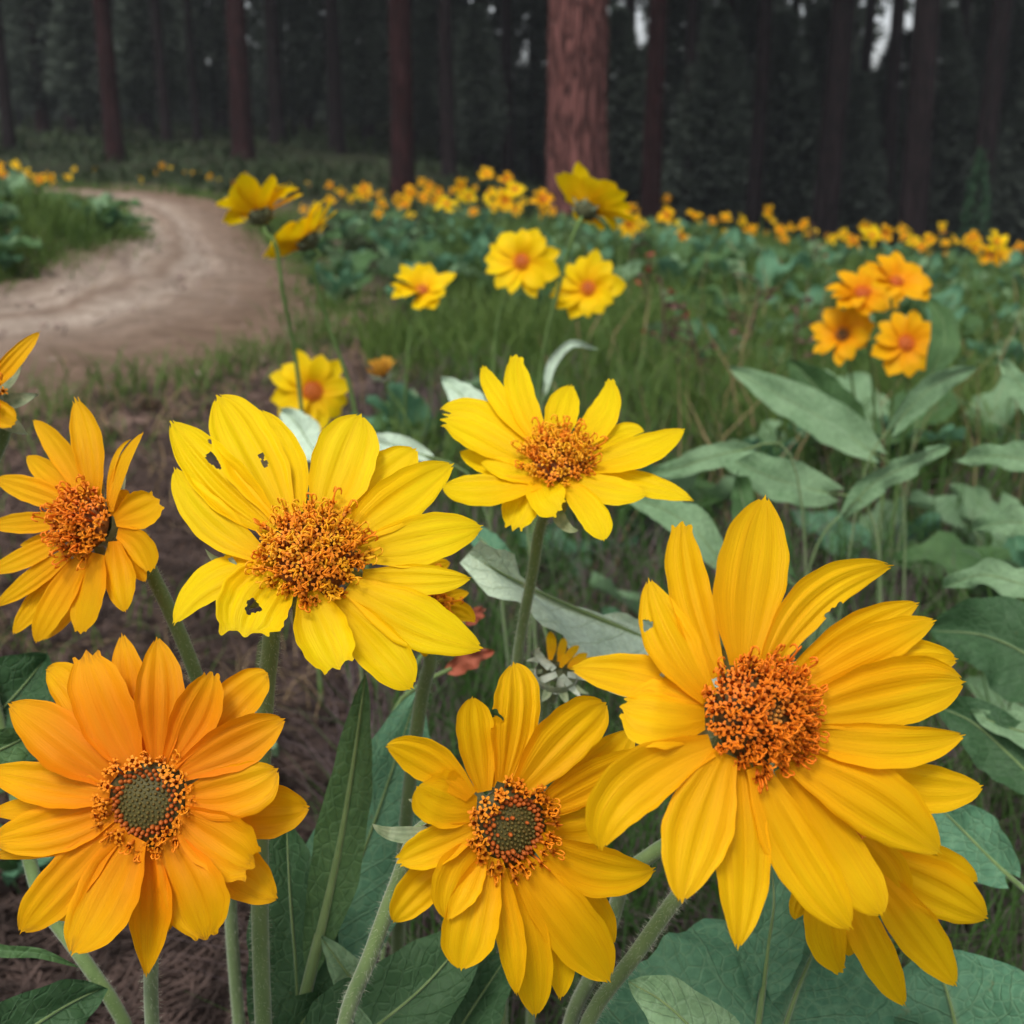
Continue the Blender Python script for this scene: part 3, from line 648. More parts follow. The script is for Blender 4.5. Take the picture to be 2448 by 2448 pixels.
def px_leaf(label, pts, w, mat, roll=0, foot=None, n=30, name='leaf', group='broad leaves around the near flowers', rib=True, pet_r=.0015, tang=None, **kw):
    """pts: (x, y in the 1932 view, axial depth) from base to tip; w: half width there in px"""
    W3 = [unproj(x*D2N, y*D2N, d) for x, y, d in pts]; C = catmull(W3, n); T = np.gradient(C, axis=0); T /= np.linalg.norm(T, axis=1)[:, None]
    view = C-CAMP; view /= np.linalg.norm(view, axis=1)[:, None]
    side = np.cross(T, view); side /= np.linalg.norm(side, axis=1)[:, None]; nn = np.cross(side, T)
    if np.dot(nn[0], view[0]) > 0: nn = -nn
    Wd = side*cos(roll)+nn*sin(roll); Nn = nn*cos(roll)-side*sin(roll)
    hw = w/1932/FOC*np.mean([p[2] for p in pts])
    st = [W3[0]+(W3[0]-W3[1])*.02] + ([unproj(x*D2N, y*D2N, d) for x, y, d in foot] if foot else [])
    if len(st) == 1: st.append(W3[0]+(W3[0]-C[1])/np.linalg.norm(W3[0]-C[1])*.03)
    st = to_ground(st); ft = st[-1]; ft = np.array((ft[0], ft[1], float(terrain(ft[0], ft[1]))))
    root = thing(name, ft, label, 'leaf', group)
    V, F, uv = leaf_blade(C, Wd, Nn, hw, seed=len(label), nu=17, **kw); ob('leaf_blade', mesh('leaf_blade', V-ft, F, [mat], uv), root)
    if rib:
        V, F, uv = tube(C+Nn*hw*.012-ft, [pet_r*.75, pet_r*.4, pet_r*.12], 6); ob('midrib', mesh('midrib', V, F, ['stem'], uv), root)
    if len(st) > 2:
        V, F, uv = tube(catmull([C[1]]+st, 20)-ft, [pet_r*.8, pet_r, pet_r*1.1], 8); ob('leaf_stalk', mesh('leaf_stalk', V, F, ['stem'], uv), root)
    return root
# generic leaf for leaf clumps: rises from the root, arches outward
def clump_leaf(name, L_, hw, lift, arch, mat, seed, n=12, nu=9):
    C = []
    for k in range(n):
        t = k/(n-1); ang = lift-arch*t; C.append((0, 0, 0) if k == 0 else C[-1]+np.array((cos(ang), 0, sin(ang)))*L_/(n-1))
        C[-1] = np.array(C[-1], float)
    C = np.array(C); pet = np.array([np.array((cos(lift+.3), 0, sin(lift+.3)))*x for x in (0, .5, 1)])*L_*.55; C = C+pet[-1]
    Tn = np.gradient(C, axis=0); Tn /= np.linalg.norm(Tn, axis=1)[:, None]; W = np.tile((0, 1., 0), (n, 1)); Nn = np.cross(Tn, W)
    Nn = np.where(Nn[:, 2:3] < 0, -Nn, Nn)
    V, F, uv = leaf_blade(C, W, Nn, hw, nu=nu, seed=seed, heart=True, fold=.35, wave=.2)
    v2, f2, u2 = tube(pet, [.004, .003], 5); o = len(V); V = np.vstack([V, v2]); F = F+[tuple(i+o for i in f) for f in f2]; uv = list(uv)+[(.5, 0)]*len(v2)
    return mesh(name, V, F, [mat], uv)
CL = [clump_leaf('leaf', .20, .058, 1.15, 1.2, 'leaf_soft', 1), clump_leaf('leaf', .17, .050, 1.35, .8, 'leaf_blue', 2), clump_leaf('leaf', .22, .062, .9, 1.3, 'leaf_mid', 3),
      clump_leaf('leaf', .18, .055, 1.0, .6, 'leaf_soft', 4), clump_leaf('leaf', .15, .046, 1.3, 1.5, 'leaf_mid', 5), clump_leaf('leaf', .19, .056, .75, .9, 'leaf_blue', 6)]
def leaf_plant(x, y, label, group, n=9, s=1.0, seed=0):
    rg = random.Random(seed); z = float(terrain(x, y)); t = thing('leafy_plant', (x, y, z), label, 'plant', group); t.rotation_euler[2] = rg.uniform(0, 6.28); t.scale = (s, s, s)
    for k in range(n):
        q = rg.uniform(.75, 1.15); M = Matrix.Translation((rg.uniform(-.02, .02), rg.uniform(-.02, .02), 0)) @ Matrix.Rotation(k*2.4+rg.uniform(-.3, .3), 4, 'Z') @ Matrix.Rotation(rg.uniform(-.25, .15), 4, 'Y') @ Matrix.Rotation(rg.uniform(-.4, .4), 4, 'X') @ Matrix.Diagonal((q, q, q, 1))
        ob('leaf', rg.choice(CL), t, M)
    return t
def joined_plant(seed, n=10):
    rg = random.Random(seed); V = []; F = []; uv = []; fm = []
    for k in range(n):
        me = rg.choice(CL); mi = ['leaf_soft', 'leaf_blue', 'leaf_mid'].index(me.materials[0].name)
        q = rg.uniform(.75, 1.2); M = Matrix.Rotation(k*2.4+rg.uniform(-.3, .3), 4, 'Z') @ Matrix.Rotation(rg.uniform(-.25, .2), 4, 'Y') @ Matrix.Rotation(rg.uniform(-.5, .5), 4, 'X') @ Matrix.Diagonal((q, q, q, 1))
        o = len(V); V += [tuple(M @ v.co) for v in me.vertices]; F += [tuple(i+o for i in p.vertices) for p in me.polygons]; fm += [mi]*len(me.polygons)
        u = [(0, 0)]*len(me.vertices)
        for p in me.polygons:
            for li in p.loop_indices: u[me.loops[li].vertex_index] = tuple(me.uv_layers[0].data[li].uv)
        uv += u
    return mesh('leafy_plant', V, F, ['leaf_soft', 'leaf_blue', 'leaf_mid'], uv, True, fm)
JP = [joined_plant(s) for s in range(5)]
cnt = 0
def sample_plants():
    global cnt
    rg = random.Random(21); done = []
    while cnt < 230:
        y = 3.0*exp(rg.random()**.9*1.35); ax = rg.uniform(-.62, .62); x = ax*y
        px = (x/ (y)*FOC+.5)
        if in_poly(x, y): continue
        if x < -.2 and y < 4.6: continue
        if x < .5 and y < 3.8 : continue
        if x < -1.2 and not (x < -1.9 and 4.8 < y < 8) and rg.random() < .7: continue
        if x < 1.0 and y < 5.0 and rg.random() < .65: continue
        if any((x-a)**2+(y-b)**2 < (.18+.012*y)**2 for a, b in done): continue
        done.append((x, y)); cnt += 1
        o = ob('leafy_plant', JP[rg.randrange(5)]); o.location = (x, y, float(terrain(x, y))-.01); o.rotation_euler[2] = rg.uniform(0, 6.28); s = rg.uniform(.72, 1.02)*(1 if y > 4.2 else .8); o.scale = (s, s, s)
        w_ = 'on the bank left of the dirt track' if x < -1.5 else ('below the flowers left of the thick red trunk' if ax < .06 else 'in the carpet right of the thick red trunk'); tag(o, 'blurred grey-green clump of broad leaves '+w_, 'plant', 'leaf clumps '+w_)
sample_plants()
for k, (px, py, s, lab) in enumerate((
        (1650, 930, .85, 'leafy plant at the foot of the four orange flowers on the right'), (1890, 930, .8, 'leafy plant at the right edge below the blurred meadow flowers'),
        (1460, 950, .6, 'leafy plant with pale leaves left of the four orange flowers'), (800, 900, .75, 'small leafy plant with pale leaves between the two brightest yellow flowers'),
        (1930, 1250, .7, 'dark leafy plant at the right edge beside the largest flower'), (1800, 780, .75, 'leafy plant right behind the four orange flowers'),
        (1925, 780, .8, 'leafy plant at the right edge level with the orange flowers'), (1500, 780, .6, 'leafy plant standing behind the long pale leaf on the right'),
        (1250, 1060, .8, 'low leafy plant behind the upper central flower'), (950, 830, .7, 'low leafy plant hidden behind the upper central flower'), (1340, 640, .8, 'leafy plant in the grass right of the two round-faced yellow flowers'))):
    g = ground_hit(px*D2N, py*D2N); leaf_plant(g[0], g[1], lab, 'leafy plants in the middle of the meadow', 9, s, 30+k)

# ------------------------------------------------------------------ grass, litter
def blades(name, x, y, h, w, mat, seed, lean=.35, label=None):
    g = np.random.RandomState(seed); n = len(x); z = terrain(x, y); b = np.stack([x, y, z], 1); a = g.rand(n)*6.28
    s = np.stack([np.cos(a), np.sin(a), 0*a], 1); l = np.stack([g.randn(n), g.randn(n), 0*a], 1)*lean*h[:, None]; up = np.array((0, 0, 1.))
    m = b+l*.3+up*h[:, None]*.55; t = b+l+up*h[:, None]*(.95-.1*np.abs(l[:, :1])/np.maximum(h[:, None], .01)); w = w[:, None]
    V1 = np.stack([b-s*w, b+s*w, m+s*w*.8, m-s*w*.8], 1); V2 = np.stack([m-s*w*.8, m+s*w*.8, t+s*w*.1, t-s*w*.1], 1)
    o = ob(name, fast_mesh(name, np.concatenate([V1, V2]).reshape(-1, 3), 4, [mat]), kind='stuff'); o['label'] = label; o['category'] = 'grass' if 'needle' not in name else 'litter'
def samp(n, y0, y1, seed, pw=1.0, wide=.6):
    g = np.random.RandomState(seed); y = y0*np.exp(g.rand(n)**pw*math.log(y1/y0)); x = (g.rand(n)*2-1)*wide*y; return x, y, g
x, y, g = samp(60000, 1.9, 10, 1, 1.0); cl = np.sin(x*3.1+y*1.7)+np.sin(x*1.3-y*2.9+1)+np.sin(x*7+y*5)*.5
k = ~in_poly(x, y) & (x > -.15-.02*y+ .25*np.sin(y*3)-.0*y) & (cl+g.randn(len(x))*.7-3*np.maximum(0, 2.7-y) > -.9) | ((x < -1.7) & (y > 4.5) & ~in_poly(x, y))
x, y = x[k], y[k]; blades('meadow_grass', x, y, .10+.13*g.rand(len(x))+.02*y*.3, .0012+.0006*y, 'grass', 2, .35, 'fresh green grass between the meadow flowers')
x, y, g = samp(7000, .55, 5, 3); k = (np.sin(x*9+2)+np.sin(y*8)+g.randn(len(x))*.6 > .3) & ~in_poly(x, y) & (x > -.1*y-.05); x, y = x[k], y[k]; blades('tall_grass', x, y, .08+.16*g.rand(len(x)), .0009+.0006*y, 'grass_dark', 4, .3, 'darker thin grass standing under the flowers')
x, y, g = samp(14000, .5, 6, 5); cl = np.sin(x*6+1)*np.sin(y*5)+g.randn(len(x))*.5; k = (cl > .1) & (y > 1.15) & (~in_poly(x, y) | (g.rand(len(x)) < .06)); x, y = x[k], y[k]
blades('dry_grass', x, y, .02+.05*g.rand(len(x)), .0004+.0006*y, 'grass_dry', 6, .9, 'short dry grass beside the track')
x, y, g = samp(9000, .9, 7, 8); k = (~in_poly(x, y) | (g.rand(len(x)) < .03)) & (x < .1) & (np.sin(x*5+2)*np.sin(y*4)+g.randn(len(x))*.4 > .2); x, y = x[k], y[k]
blades('short_grass', x, y, .02+.05*g.rand(len(x)), .001+.0006*y, 'grass', 9, .6, 'sparse short green tufts beside the track')
g = np.random.RandomState(31); ei = g.randint(0, 119, 9000); E_ = np.where((g.rand(9000) < .5)[:, None], LW[ei], RW[ei]); x = E_[:, 0]+g.randn(9000)*.10; y = E_[:, 1]+g.randn(9000)*.12
blades('verge_grass', x, y, .03+.09*g.rand(9000), .0015+.0004*y, 'grass', 14, .6, 'ragged grass tufts along both rims of the dirt track')
x, y, g = samp(15000, .5, 3.2, 33, 1.0); k = ~in_poly(x, y) & (x > -.12*y-.05); x, y = x[k], y[k]; blades('dead_grass', x, y, .05+.13*g.rand(len(x)), .0003+.0005*y, 'dead', 15, .7, 'thin dead purple-grey stalks between the plants')
x, y, g = samp(9000, .5, 3.0, 35, 1.0); k = ~in_poly(x, y) & (x > -.05*y); x, y = x[k], y[k]; blades('olive_grass', x, y, .08+.15*g.rand(len(x)), .0006+.0005*y, 'grass_dark', 16, .45, 'thin olive grass growing through the leaves')
def stones():
    g = np.random.RandomState(41); n = 2600; a = g.randint(0, 119, n); u = g.rand(n); P = LW[a]*(1-u[:, None])+RW[a]*u[:, None]; x = P[:, 0]+g.randn(n)*.05; y = P[:, 1]+g.randn(n)*.1; r = .004+.012*g.rand(n)**3; z = terrain(x, y)+.02+r*.3
    V = []; F = []; base = np.array([(1, 0, 0), (0, 1, 0), (-1, 0, 0), (0, -1, 0), (0, 0, .7), (0, 0, -.6), (.7, .7, .3), (-.6, .6, .35)])
    for i in range(n):
        o = len(V); q = base*r[i]*(1+.3*g.randn(8, 1)); V += [tuple(p) for p in q+np.array((x[i], y[i], z[i]))]
        F += [tuple(o+k for k in f) for f in ((0, 6, 4), (6, 1, 4), (1, 7, 4), (7, 2, 4), (2, 3, 4), (3, 0, 4), (0, 5, 6), (1, 5, 7), (2, 5, 3), (3, 5, 0), (6, 5, 1), (7, 5, 2))]
    o = ob('track_pebbles', mesh('track_pebbles', V, F, ['pebble'], None, False), kind='stuff'); o['label'] = 'small stones and clods scattered on the dirt track'; o['category'] = 'gravel'
stones()
x, y, g = samp(26000, 7.5, 34, 51, 1.0, .7); k = ~in_poly(x, y) & (x < .12*y) & (np.sin(x*.9+1)*np.sin(y*.7)+np.sin(x*2.1-y*1.3)*.6+g.randn(len(x))*.5 > .0); x, y = x[k], y[k]
blades('undergrowth', x, y, .05+.14*g.rand(len(x)), .010+.0015*y, 'under', 52, .7, 'low dim undergrowth on the forest floor beyond the track')
x, y, g = samp(600, 1.5, 6, 53); k = ~in_poly(x, y) & (x > .1); x, y = x[k], y[k]; blades('dry_stalks', x, y, .15+.2*g.rand(len(x)), .0006+.0006*y, 'grass_dry', 54, .3, 'tall dry straw stalks standing in the green grass')
def litter():
    x, y, g = samp(42000, .45, 4.5, 12, 1.25); k = ~in_poly(x, y) | (g.rand(len(x)) < .15); x, y = x[k], y[k]; n = len(x)
    a = g.rand(n)*6.28; d = np.stack([np.cos(a), np.sin(a), .18*g.randn(n)], 1)*(.02+.03*g.rand(n))[:, None]*(1+.3*y[:, None]); s = np.stack([-np.sin(a), np.cos(a), 0*a], 1)*(.0005+.0005*y)[:, None]
    c = np.stack([x, y, terrain(x, y)+.003+.008*g.rand(n)], 1); V = np.stack([c-d-s, c-d+s, c+d+s, c+d-s], 1)
    o = ob('pine_needle_litter', fast_mesh('pine_needle_litter', V.reshape(-1, 3), 4, ['needle']), kind='stuff'); o['label'] = 'brown fallen pine needles covering the soil under the flowers'; o['category'] = 'litter'
litter()

# ------------------------------------------------------------------ middle distance flowers
def petal_local(seed, L_=.036, w=.0105, bend=.1, cup=.25):
    rg = random.Random(seed); nu, nv = 7, 12; V = []; uv = []; ph = rg.uniform(0, 6)
    for j in range(nv):
        v = j/(nv-1); W = w*float(prof(np.array(v), .45, .55, 2.4, .6, .2))
        for i in range(nu):
            u = -1+2*i/(nu-1); vv = v*(1-.05*u*u+.03*cos(u*7+ph)*v**6)
            V.append((L_*vv, u*W, L_*(bend*sin(v*2.4)-bend*.6*v*v)+cup*W*u*u+.06*W*cos(u*9))); uv.append((i/(nu-1), v))
    return V, grid_faces(nu, nv), uv
PV = {}
for mt in ('petal_lemon', 'petal_gold', 'petal_amber', 'petal_faded'):
    PV[mt] = [mesh('petal', *petal_local(s, .036*f, .0105*g_, b)[:2], [mt], petal_local(s, .036*f, .0105*g_, b)[2]) for s, f, g_, b in ((1, 1, 1, .1), (2, .92, 1.1, .18), (3, 1.08, .9, .02), (4, .85, .9, .22), (5, 1.0, 1.15, -.06))]
def small_disc_mesh(R, mats, seed):
    g = random.Random(seed); V = [(0, 0, .005)]; F = []; fm = []; S = 16
    for r, z in ((.4, .0045), (.75, .003), (1, 0), (.7, -.004)):
        for s in range(S): V.append((R*r*cos(2*pi*s/S), R*r*sin(2*pi*s/S), z))
    for s in range(S):
        F.append((0, 1+s, 1+(s+1) % S)); fm.append(0)
        for k in range(3): q = 1+k*S; F.append((q+s, q+S+s, q+S+(s+1) % S, q+(s+1) % S)); fm.append(0)
    for i in range(90):                    # floret bumps
        r = R*sqrt((i+.5)/90); a = i*2.4; f = r/R; z = .005*(1-f*f); h = .0026 if f > .35 else .0012; w = R*.085
        o = len(V); rx, ry = cos(a), sin(a); cx, cy = r*rx, r*ry; tx, ty = cx+rx*h*f*1.2, cy+ry*h*f*1.2
        V += [(cx-w*ry, cy+w*rx, z), (cx+w*ry, cy-w*rx, z), (cx+w*rx, cy+w*ry, z), (tx, ty, z+h*(1.1-f*.4))]; F += [(o, o+1, o+3), (o+1, o+2, o+3), (o+2, o, o+3)]; fm += [1 if f > .35 else 2]*3
    return mesh('flower_disc', V, F, mats, [(0, .75)]*len(V), False, fm)
SD = [small_disc_mesh(.0095, ['bud_orange', 'floret_bright', 'bud_tan'], 1), small_disc_mesh(.0105, ['bud_orange', 'floret_red', 'floret_red'], 2), small_disc_mesh(.0105, ['disc', 'floret', 'disc'], 3)]
CAL = calyx_mesh(.011); 
def mid_flower(label, c, diam, n, mat, stem, np_=12, roll=0, tilt=.1, seed=0, real=.088, disc=0, group='yellow flowers standing in the middle of the meadow', droop=None, rs=.0022):
    diam *= 1.0; real_ = real; real *= 1.12
    depth = FOC*real_/(diam/1932); P = unproj(c[0]*D2N, c[1]*D2N, depth); pl = Plane(c[0]*D2N, c[1]*D2N, depth, n); a, b, nw = frame_of(pl.nw)
    sp = [P-np.array(nw)*.011, P-np.array(nw)*.022]+[unproj(x*D2N, y*D2N, depth+dd) for x, y, dd in stem]; sp = to_ground(sp); ft = sp[-1]; ft = np.array((ft[0], ft[1], float(terrain(ft[0], ft[1]))))
    root = thing('yellow_flower', ft, label, 'flower', group); rel = Vector(P)-Vector(ft); rg = random.Random(seed)
    for k in range(np_):
        t = roll+k*2*pi/np_+rg.uniform(-.13, .13); tl = tilt+rg.uniform(-.22, .22); sc = rg.uniform(.88, 1.08)*real/.088
        if droop and droop[0] < (t % 6.2832) < droop[1]: tl -= droop[2]
        rad = a*cos(t)+b*sin(t); x = (rad*cos(tl)+nw*sin(tl)).normalized(); z = (nw*cos(tl)-rad*sin(tl)).normalized(); y = z.cross(x); ro = rg.uniform(.05, .4); y2 = y*cos(ro)+z*sin(ro); z2 = x.cross(y2)
        M = Matrix((x*sc, y2*sc, z2*sc)).transposed().to_4x4(); M.translation = rel+rad*.008-nw*(.001*(k % 2)); ob('petal', rg.choice(PV[mat]), root, M)
    ob('flower_disc', SD[disc], root, facing(nw, rel+nw*.001, real/.088)); ob('calyx', CAL, root, facing(nw, rel-nw*.001, real/.088))
    for i in range(7):
        t = i*2*pi/7+seed; rad = a*cos(t)+b*sin(t); up = (nw*.8-rad*.5).normalized(); x = (rad-up*rad.dot(up)).normalized(); y = up.cross(x); M = Matrix((x*.7, y*.7, up*.7)).transposed().to_4x4(); M.translation = rel+rad*.005-nw*.007; ob('bract', BRACT, root, M)
    V, F, uv = tube(catmull(sp, 24)-ft, [rs*.9, rs, rs*1.15], 8); ob('stem', mesh('stem', V, F, ['stem_far'], uv), root)
mid_flower('blurred yellow flower seen from behind, nodding left over the dirt track', (490, 402), 172, (-.30, .92, -.04), 'petal_lemon', [(515, 450, .0), (535, 560, .03), (560, 690, .08)], 13, .2, .34, 1)
mid_flower('blurred yellow flower tilted steeply left, right of the nodding one over the track', (578, 450), 168, (-.62, .74, .03), 'petal_lemon', [(592, 490, .0), (612, 590, .03), (665, 750, .08)], 12, .5, .28, 2)
mid_flower('yellow flower opening upward on its own stalk, in front of the grass', (797, 548), 116, (-.02, .62, .72), 'petal_lemon', [(778, 610, .02), (768, 700, .05), (763, 840, .12)], 13, .1, .30, 3, disc=0)
mid_flower('round-faced yellow flower, left one of the two side by side', (984, 494), 136, (-.15, .1, .95), 'petal_lemon', [(950, 570, .03), (935, 640, .06)], 13, .0, .12, 4)
mid_flower('round-faced yellow flower, right and lower one of the two side by side', (1110, 545), 132, (-.12, .15, .95), 'petal_lemon', [(1075, 625, .03), (1040, 720, .08)], 13, .25, .12, 5)
mid_flower('yellow flower turned away showing its dark back, in front of the thick red trunk', (1108, 393), 158, (.42, .76, -.33), 'petal_lemon', [(1080, 450, .0), (1055, 540, .03), (1030, 640, .07), (1018, 720, .1)], 14, .3, .3, 6)
mid_flower('yellow flower with long hanging petals just above the biggest bright flower', (590, 738), 145, (.25, .12, .9), 'petal_lemon', [(620, 800, .02), (660, 880, .06)], 12, .2, .1, 7, disc=1)
kg = 'cluster of four orange-yellow flowers on the right'
mid_flower('orange-yellow flower at the top right of the cluster of four', (1692, 532), 128, (.08, .55, .8), 'petal_amber', [(1690, 640, .04), (1680, 800, .1)], 14, .1, .15, 8, group=kg)
mid_flower('orange-yellow flower at the upper left of the cluster of four, overlapping the top one', (1628, 553), 120, (-.1, .55, .8), 'petal_amber', [(1640, 660, .04), (1650, 800, .1)], 13, .3, .15, 9, disc=1, group=kg)
mid_flower('orange-yellow flower with a dark centre, lowest left of the cluster of four', (1590, 632), 118, (-.45, .25, .8), 'petal_amber', [(1610, 740, .04), (1630, 860, .1)], 13, .2, .1, 10, disc=2, group=kg)
mid_flower('orange-yellow flower with a red centre, lowest right of the cluster of four', (1710, 648), 130, (-.05, .25, .92), 'petal_amber', [(1712, 740, .04), (1700, 860, .1)], 11, .4, .12, 11, disc=1, group=kg)
mid_flower('small faded flower with few petals and pale sepals, right of the long-petalled one', (722, 703), 62, (-.2, .8, .5), 'petal_faded', [(738, 745, .01), (752, 800, .03)], 9, .2, 1.05, 12, real=.038, disc=2, rs=.0015, group=None)

# ------------------------------------------------------------------ far flowers along the crest
def far_flower_mesh(seed):
    rg = random.Random(seed); V = []; F = []; uv = []; fm = []
    for k in range(9):
        v, f, u = petal_local(k+seed*20, .036*rg.uniform(.7, 1.3), .0108, rg.uniform(-.2, .4)); a = k*2*pi/9+rg.uniform(-.3, .3); tl = rg.uniform(-.5, .75); o = len(V)
        for p in v:
            x = p[0]*cos(tl)-p[2]*sin(tl)+.007; z = p[0]*sin(tl)+p[2]*cos(tl); V.append((x*cos(a)-p[1]*sin(a), x*sin(a)+p[1]*cos(a), z))
        F += [tuple(i+o for i in g) for g in f]; uv += u
    return mesh('petal_ring', V, F, [('petal_gold', 'petal_lemon', 'petal_amber')[seed % 3]], uv)
FF = [far_flower_mesh(s) for s in range(6)]; SDF = SD[1]; CALF = CAL
FAR1 = [(5, 630, 40), (60, 622, 35), (15, 668, 50), (70, 660, 42), (103, 655, 42), (148, 680, 52), (195, 672, 55), (257, 668, 36), (0, 655, 40), (128, 692, 30), (470, 650, 26), (430, 655, 22), (355, 650, 22), (280, 640, 26), (610, 625, 26),
        (590, 650, 26), (640, 640, 26), (690, 655, 26), (735, 655, 26), (825, 685, 27), (770, 690, 20), (545, 640, 22), (1095, 710, 30), (1135, 705, 25), (1170, 700, 28), (1215, 700, 25), (1372, 712, 52), (1388, 738, 50), (1327, 750, 32),
        (1440, 775, 42), (1432, 805, 45), (1490, 795, 30), (1405, 850, 32), (1407, 880, 30), (1547, 810, 40), (1550, 713, 32), (1590, 688, 32), (1505, 740, 30), (1597, 745, 55), (1640, 757, 46), (1683, 770, 64), (1655, 725, 38), (1735, 700, 62), (1768, 742, 60),
        (1785, 800, 46), (1838, 660, 58), (1850, 740, 74), (1912, 680, 66), (1905, 757, 74), (1860, 782, 50), (1705, 870, 30), (1450, 700, 22), (1285, 695, 22)]
FAR2 = [(12, 715, 82), (118, 752, 85), (105, 790, 60), (40, 765, 34), (445, 790, 70), (440, 850, 80), (490, 850, 50), (585, 750, 30), (582, 812, 66), (615, 868, 60), (640, 895, 62), (685, 815, 62), (700, 858, 36), (757, 833, 34), (805, 822, 48), (868, 832, 48),
        (893, 865, 54), (963, 800, 54), (985, 832, 34), (1012, 870, 54), (1050, 860, 38), (1145, 873, 34), (960, 880, 24), (1220, 893, 30), (1250, 878, 38), (1285, 908, 66), (1335, 858, 50), (1358, 890, 64), (1410, 882, 54), (1470, 865, 34), (1515, 908, 48),
        (1545, 932, 52), (1577, 905, 54), (1622, 850, 32), (1625, 872, 28), (1635, 918, 34), (1672, 905, 48), (1738, 900, 60), (1745, 935, 62), (1830, 912, 72), (1808, 965, 70), (1845, 965, 66), (1755, 990, 28), (1915, 932, 44), (1395, 965, 44), (1665, 1100, 34), (1190, 890, 24), (1720, 915, 40)]
def far_flower(zx, zy, s, ox, k):
    rg = random.Random(k*7+3); px = zx/1.5784+ox; py = zy/1.5784; d = 1.0*FOC*.088*2448*1.5784/s; d = min(d, 17); P = unproj(px, py, d)
    gz = float(terrain(P[0], P[1])); ft = np.array((P[0]+rg.uniform(-.05, .05), P[1]+rg.uniform(-.02, .06), gz)); ft[2] = float(terrain(ft[0], ft[1]))
    if P[2]-ft[2] < .08: ft[2] = P[2]-.08
    where = 'on the grassy bank left of the dirt track' if px < 200 else ('under the trees past the end of the track' if px < 640 else ('in the row left of the thick red trunk' if px < 1290 else ('in the row right of the thick red trunk' if px < 1950 else 'on the crest at the far right')))
    root = thing('yellow_flower', ft, 'small blurred orange-yellow flower '+where, 'flower', 'far flowers '+where); rel = Vector(P-ft)
    n = Vector((rg.uniform(-.7, .7), rg.uniform(-1, -.2), rg.uniform(.0, .8))).normalized(); M = facing(n, rel, rg.uniform(1.0, 1.35), rg.uniform(0, 6))
    ob('petal_ring', FF[k % 6], root, M); ob('flower_disc', SDF, root, M); ob('calyx', CALF, root, M)
    pts = [np.array(rel-n*.012), np.array(rel-n*.03)*.98, np.array((0, 0, 0.))]; v, f, u = tube(catmull(pts, 8), .0024, 5); ob('stem', mesh('stem', v, f, ['stem_far'], u), root)
for _ in range(34): zx_ = rnd.uniform(1080, 1924); FAR1.append((zx_, 705+rnd.uniform(-12, 95)*(1 if rnd.random() < .6 else .4), rnd.uniform(26, 50)))
for _ in range(34): zx_ = rnd.uniform(0, 1932); FAR2.append((zx_, 772+zx_*.075+rnd.uniform(-6, 75), rnd.uniform(26, 52)))
for _ in range(22): zx_ = rnd.uniform(300, 1080); FAR1.append((zx_, 648+zx_*.04+rnd.uniform(-22, 26), rnd.uniform(22, 30)))
k = 0
for zx, zy, s in FAR1: far_flower(zx, zy, s, 0, k); k += 1
for zx, zy, s in FAR2: far_flower(zx, zy, s, 1224, k); k += 1
# ------------------------------------------------------------------ the near flowers, petal by petal
CA = (0, 1500, 2.0375); CB = (350, 900, 2.2729); CC = (1000, 800, 2.76); CD = (850, 1500, 2.0375); CE = (1350, 1150, 1.4882); CH = (0, 750, 2.272)
B_ = dict
hero('yellow_flower', 'orange-tinted yellow flower with a dark green eye, lowest left, petals browned at the tips', CA, (718, 850), .36, (-.05, .12, 1),
     dict(R=.0130, mode='ring', mat='floret', N_=98, dome=.0045, disc='disc_green'), [
    ((700, 640), (640, 330), (595, 35), 200, B_(layer=1.3, mat='petal_deep')), ((560, 620), (360, 330), (225, 205), 215, B_(layer=1.3)),
    ((860, 640), (1150, 350), (1305, 225), 215, B_(layer=1.4)), ((930, 860), (1270, 880), (1505, 875), 285, B_(layer=1.3)),
    ((900, 960), (1150, 1190), (1350, 1320), 260, B_(layer=1.3, roll=-.2)), ((500, 870), (250, 890), (-60, 900), 150, B_(layer=1.5)), ((500, 950), (300, 1030), (-40, 1120), 160, B_(layer=1.5)),
    ((600, 1000), (450, 1290), (240, 1400), 170, B_(layer=1.5)), ((760, 1100), (790, 1300), (820, 1480), 140, B_(layer=1.6)),
    ((640, 640), (520, 390), (425, 125), 300, B_(mat='petal_deep', teeth=1.6, pw=3.2, tipw=.45)), ((520, 720), (280, 530), (45, 372), 290, B_(mat='petal_deep')), ((500, 810), (230, 765), (-70, 700), 225, {}),
    ((530, 890), (260, 985), (-50, 1040), 260, {}), ((560, 980), (300, 1230), (100, 1485), 230, B_(pw=3)), ((725, 1110), (725, 1400), (710, 1697), 215, B_(layer=.6, cup=-.7, pw=1.6, q=.9)),
    ((640, 1050), (505, 1300), (350, 1590), 300, B_(pw=3)), ((820, 1060), (920, 1290), (1000, 1518), 320, B_(pw=3.2, tipw=.4)),
    ((890, 930), (1060, 1060), (1230, 1160), 300, B_(teeth=2.5, pw=5, tipw=.62)), ((840, 640), (970, 400), (1035, 222), 230, B_(mat='petal_deep', teeth=2.2, tipw=.35)),
    ((770, 620), (780, 330), (765, 52), 245, B_(mat='petal_deep')), ((910, 690), (1160, 560), (1385, 448), 245, B_(mat='petal_deep')), ((930, 820), (1140, 790), (1352, 690), 275, B_(pw=2.8)),
    ], 'petal_orange', [(282, 1600, .38), (285, 1760, .40), (287, 1932, .425)], seed=1)
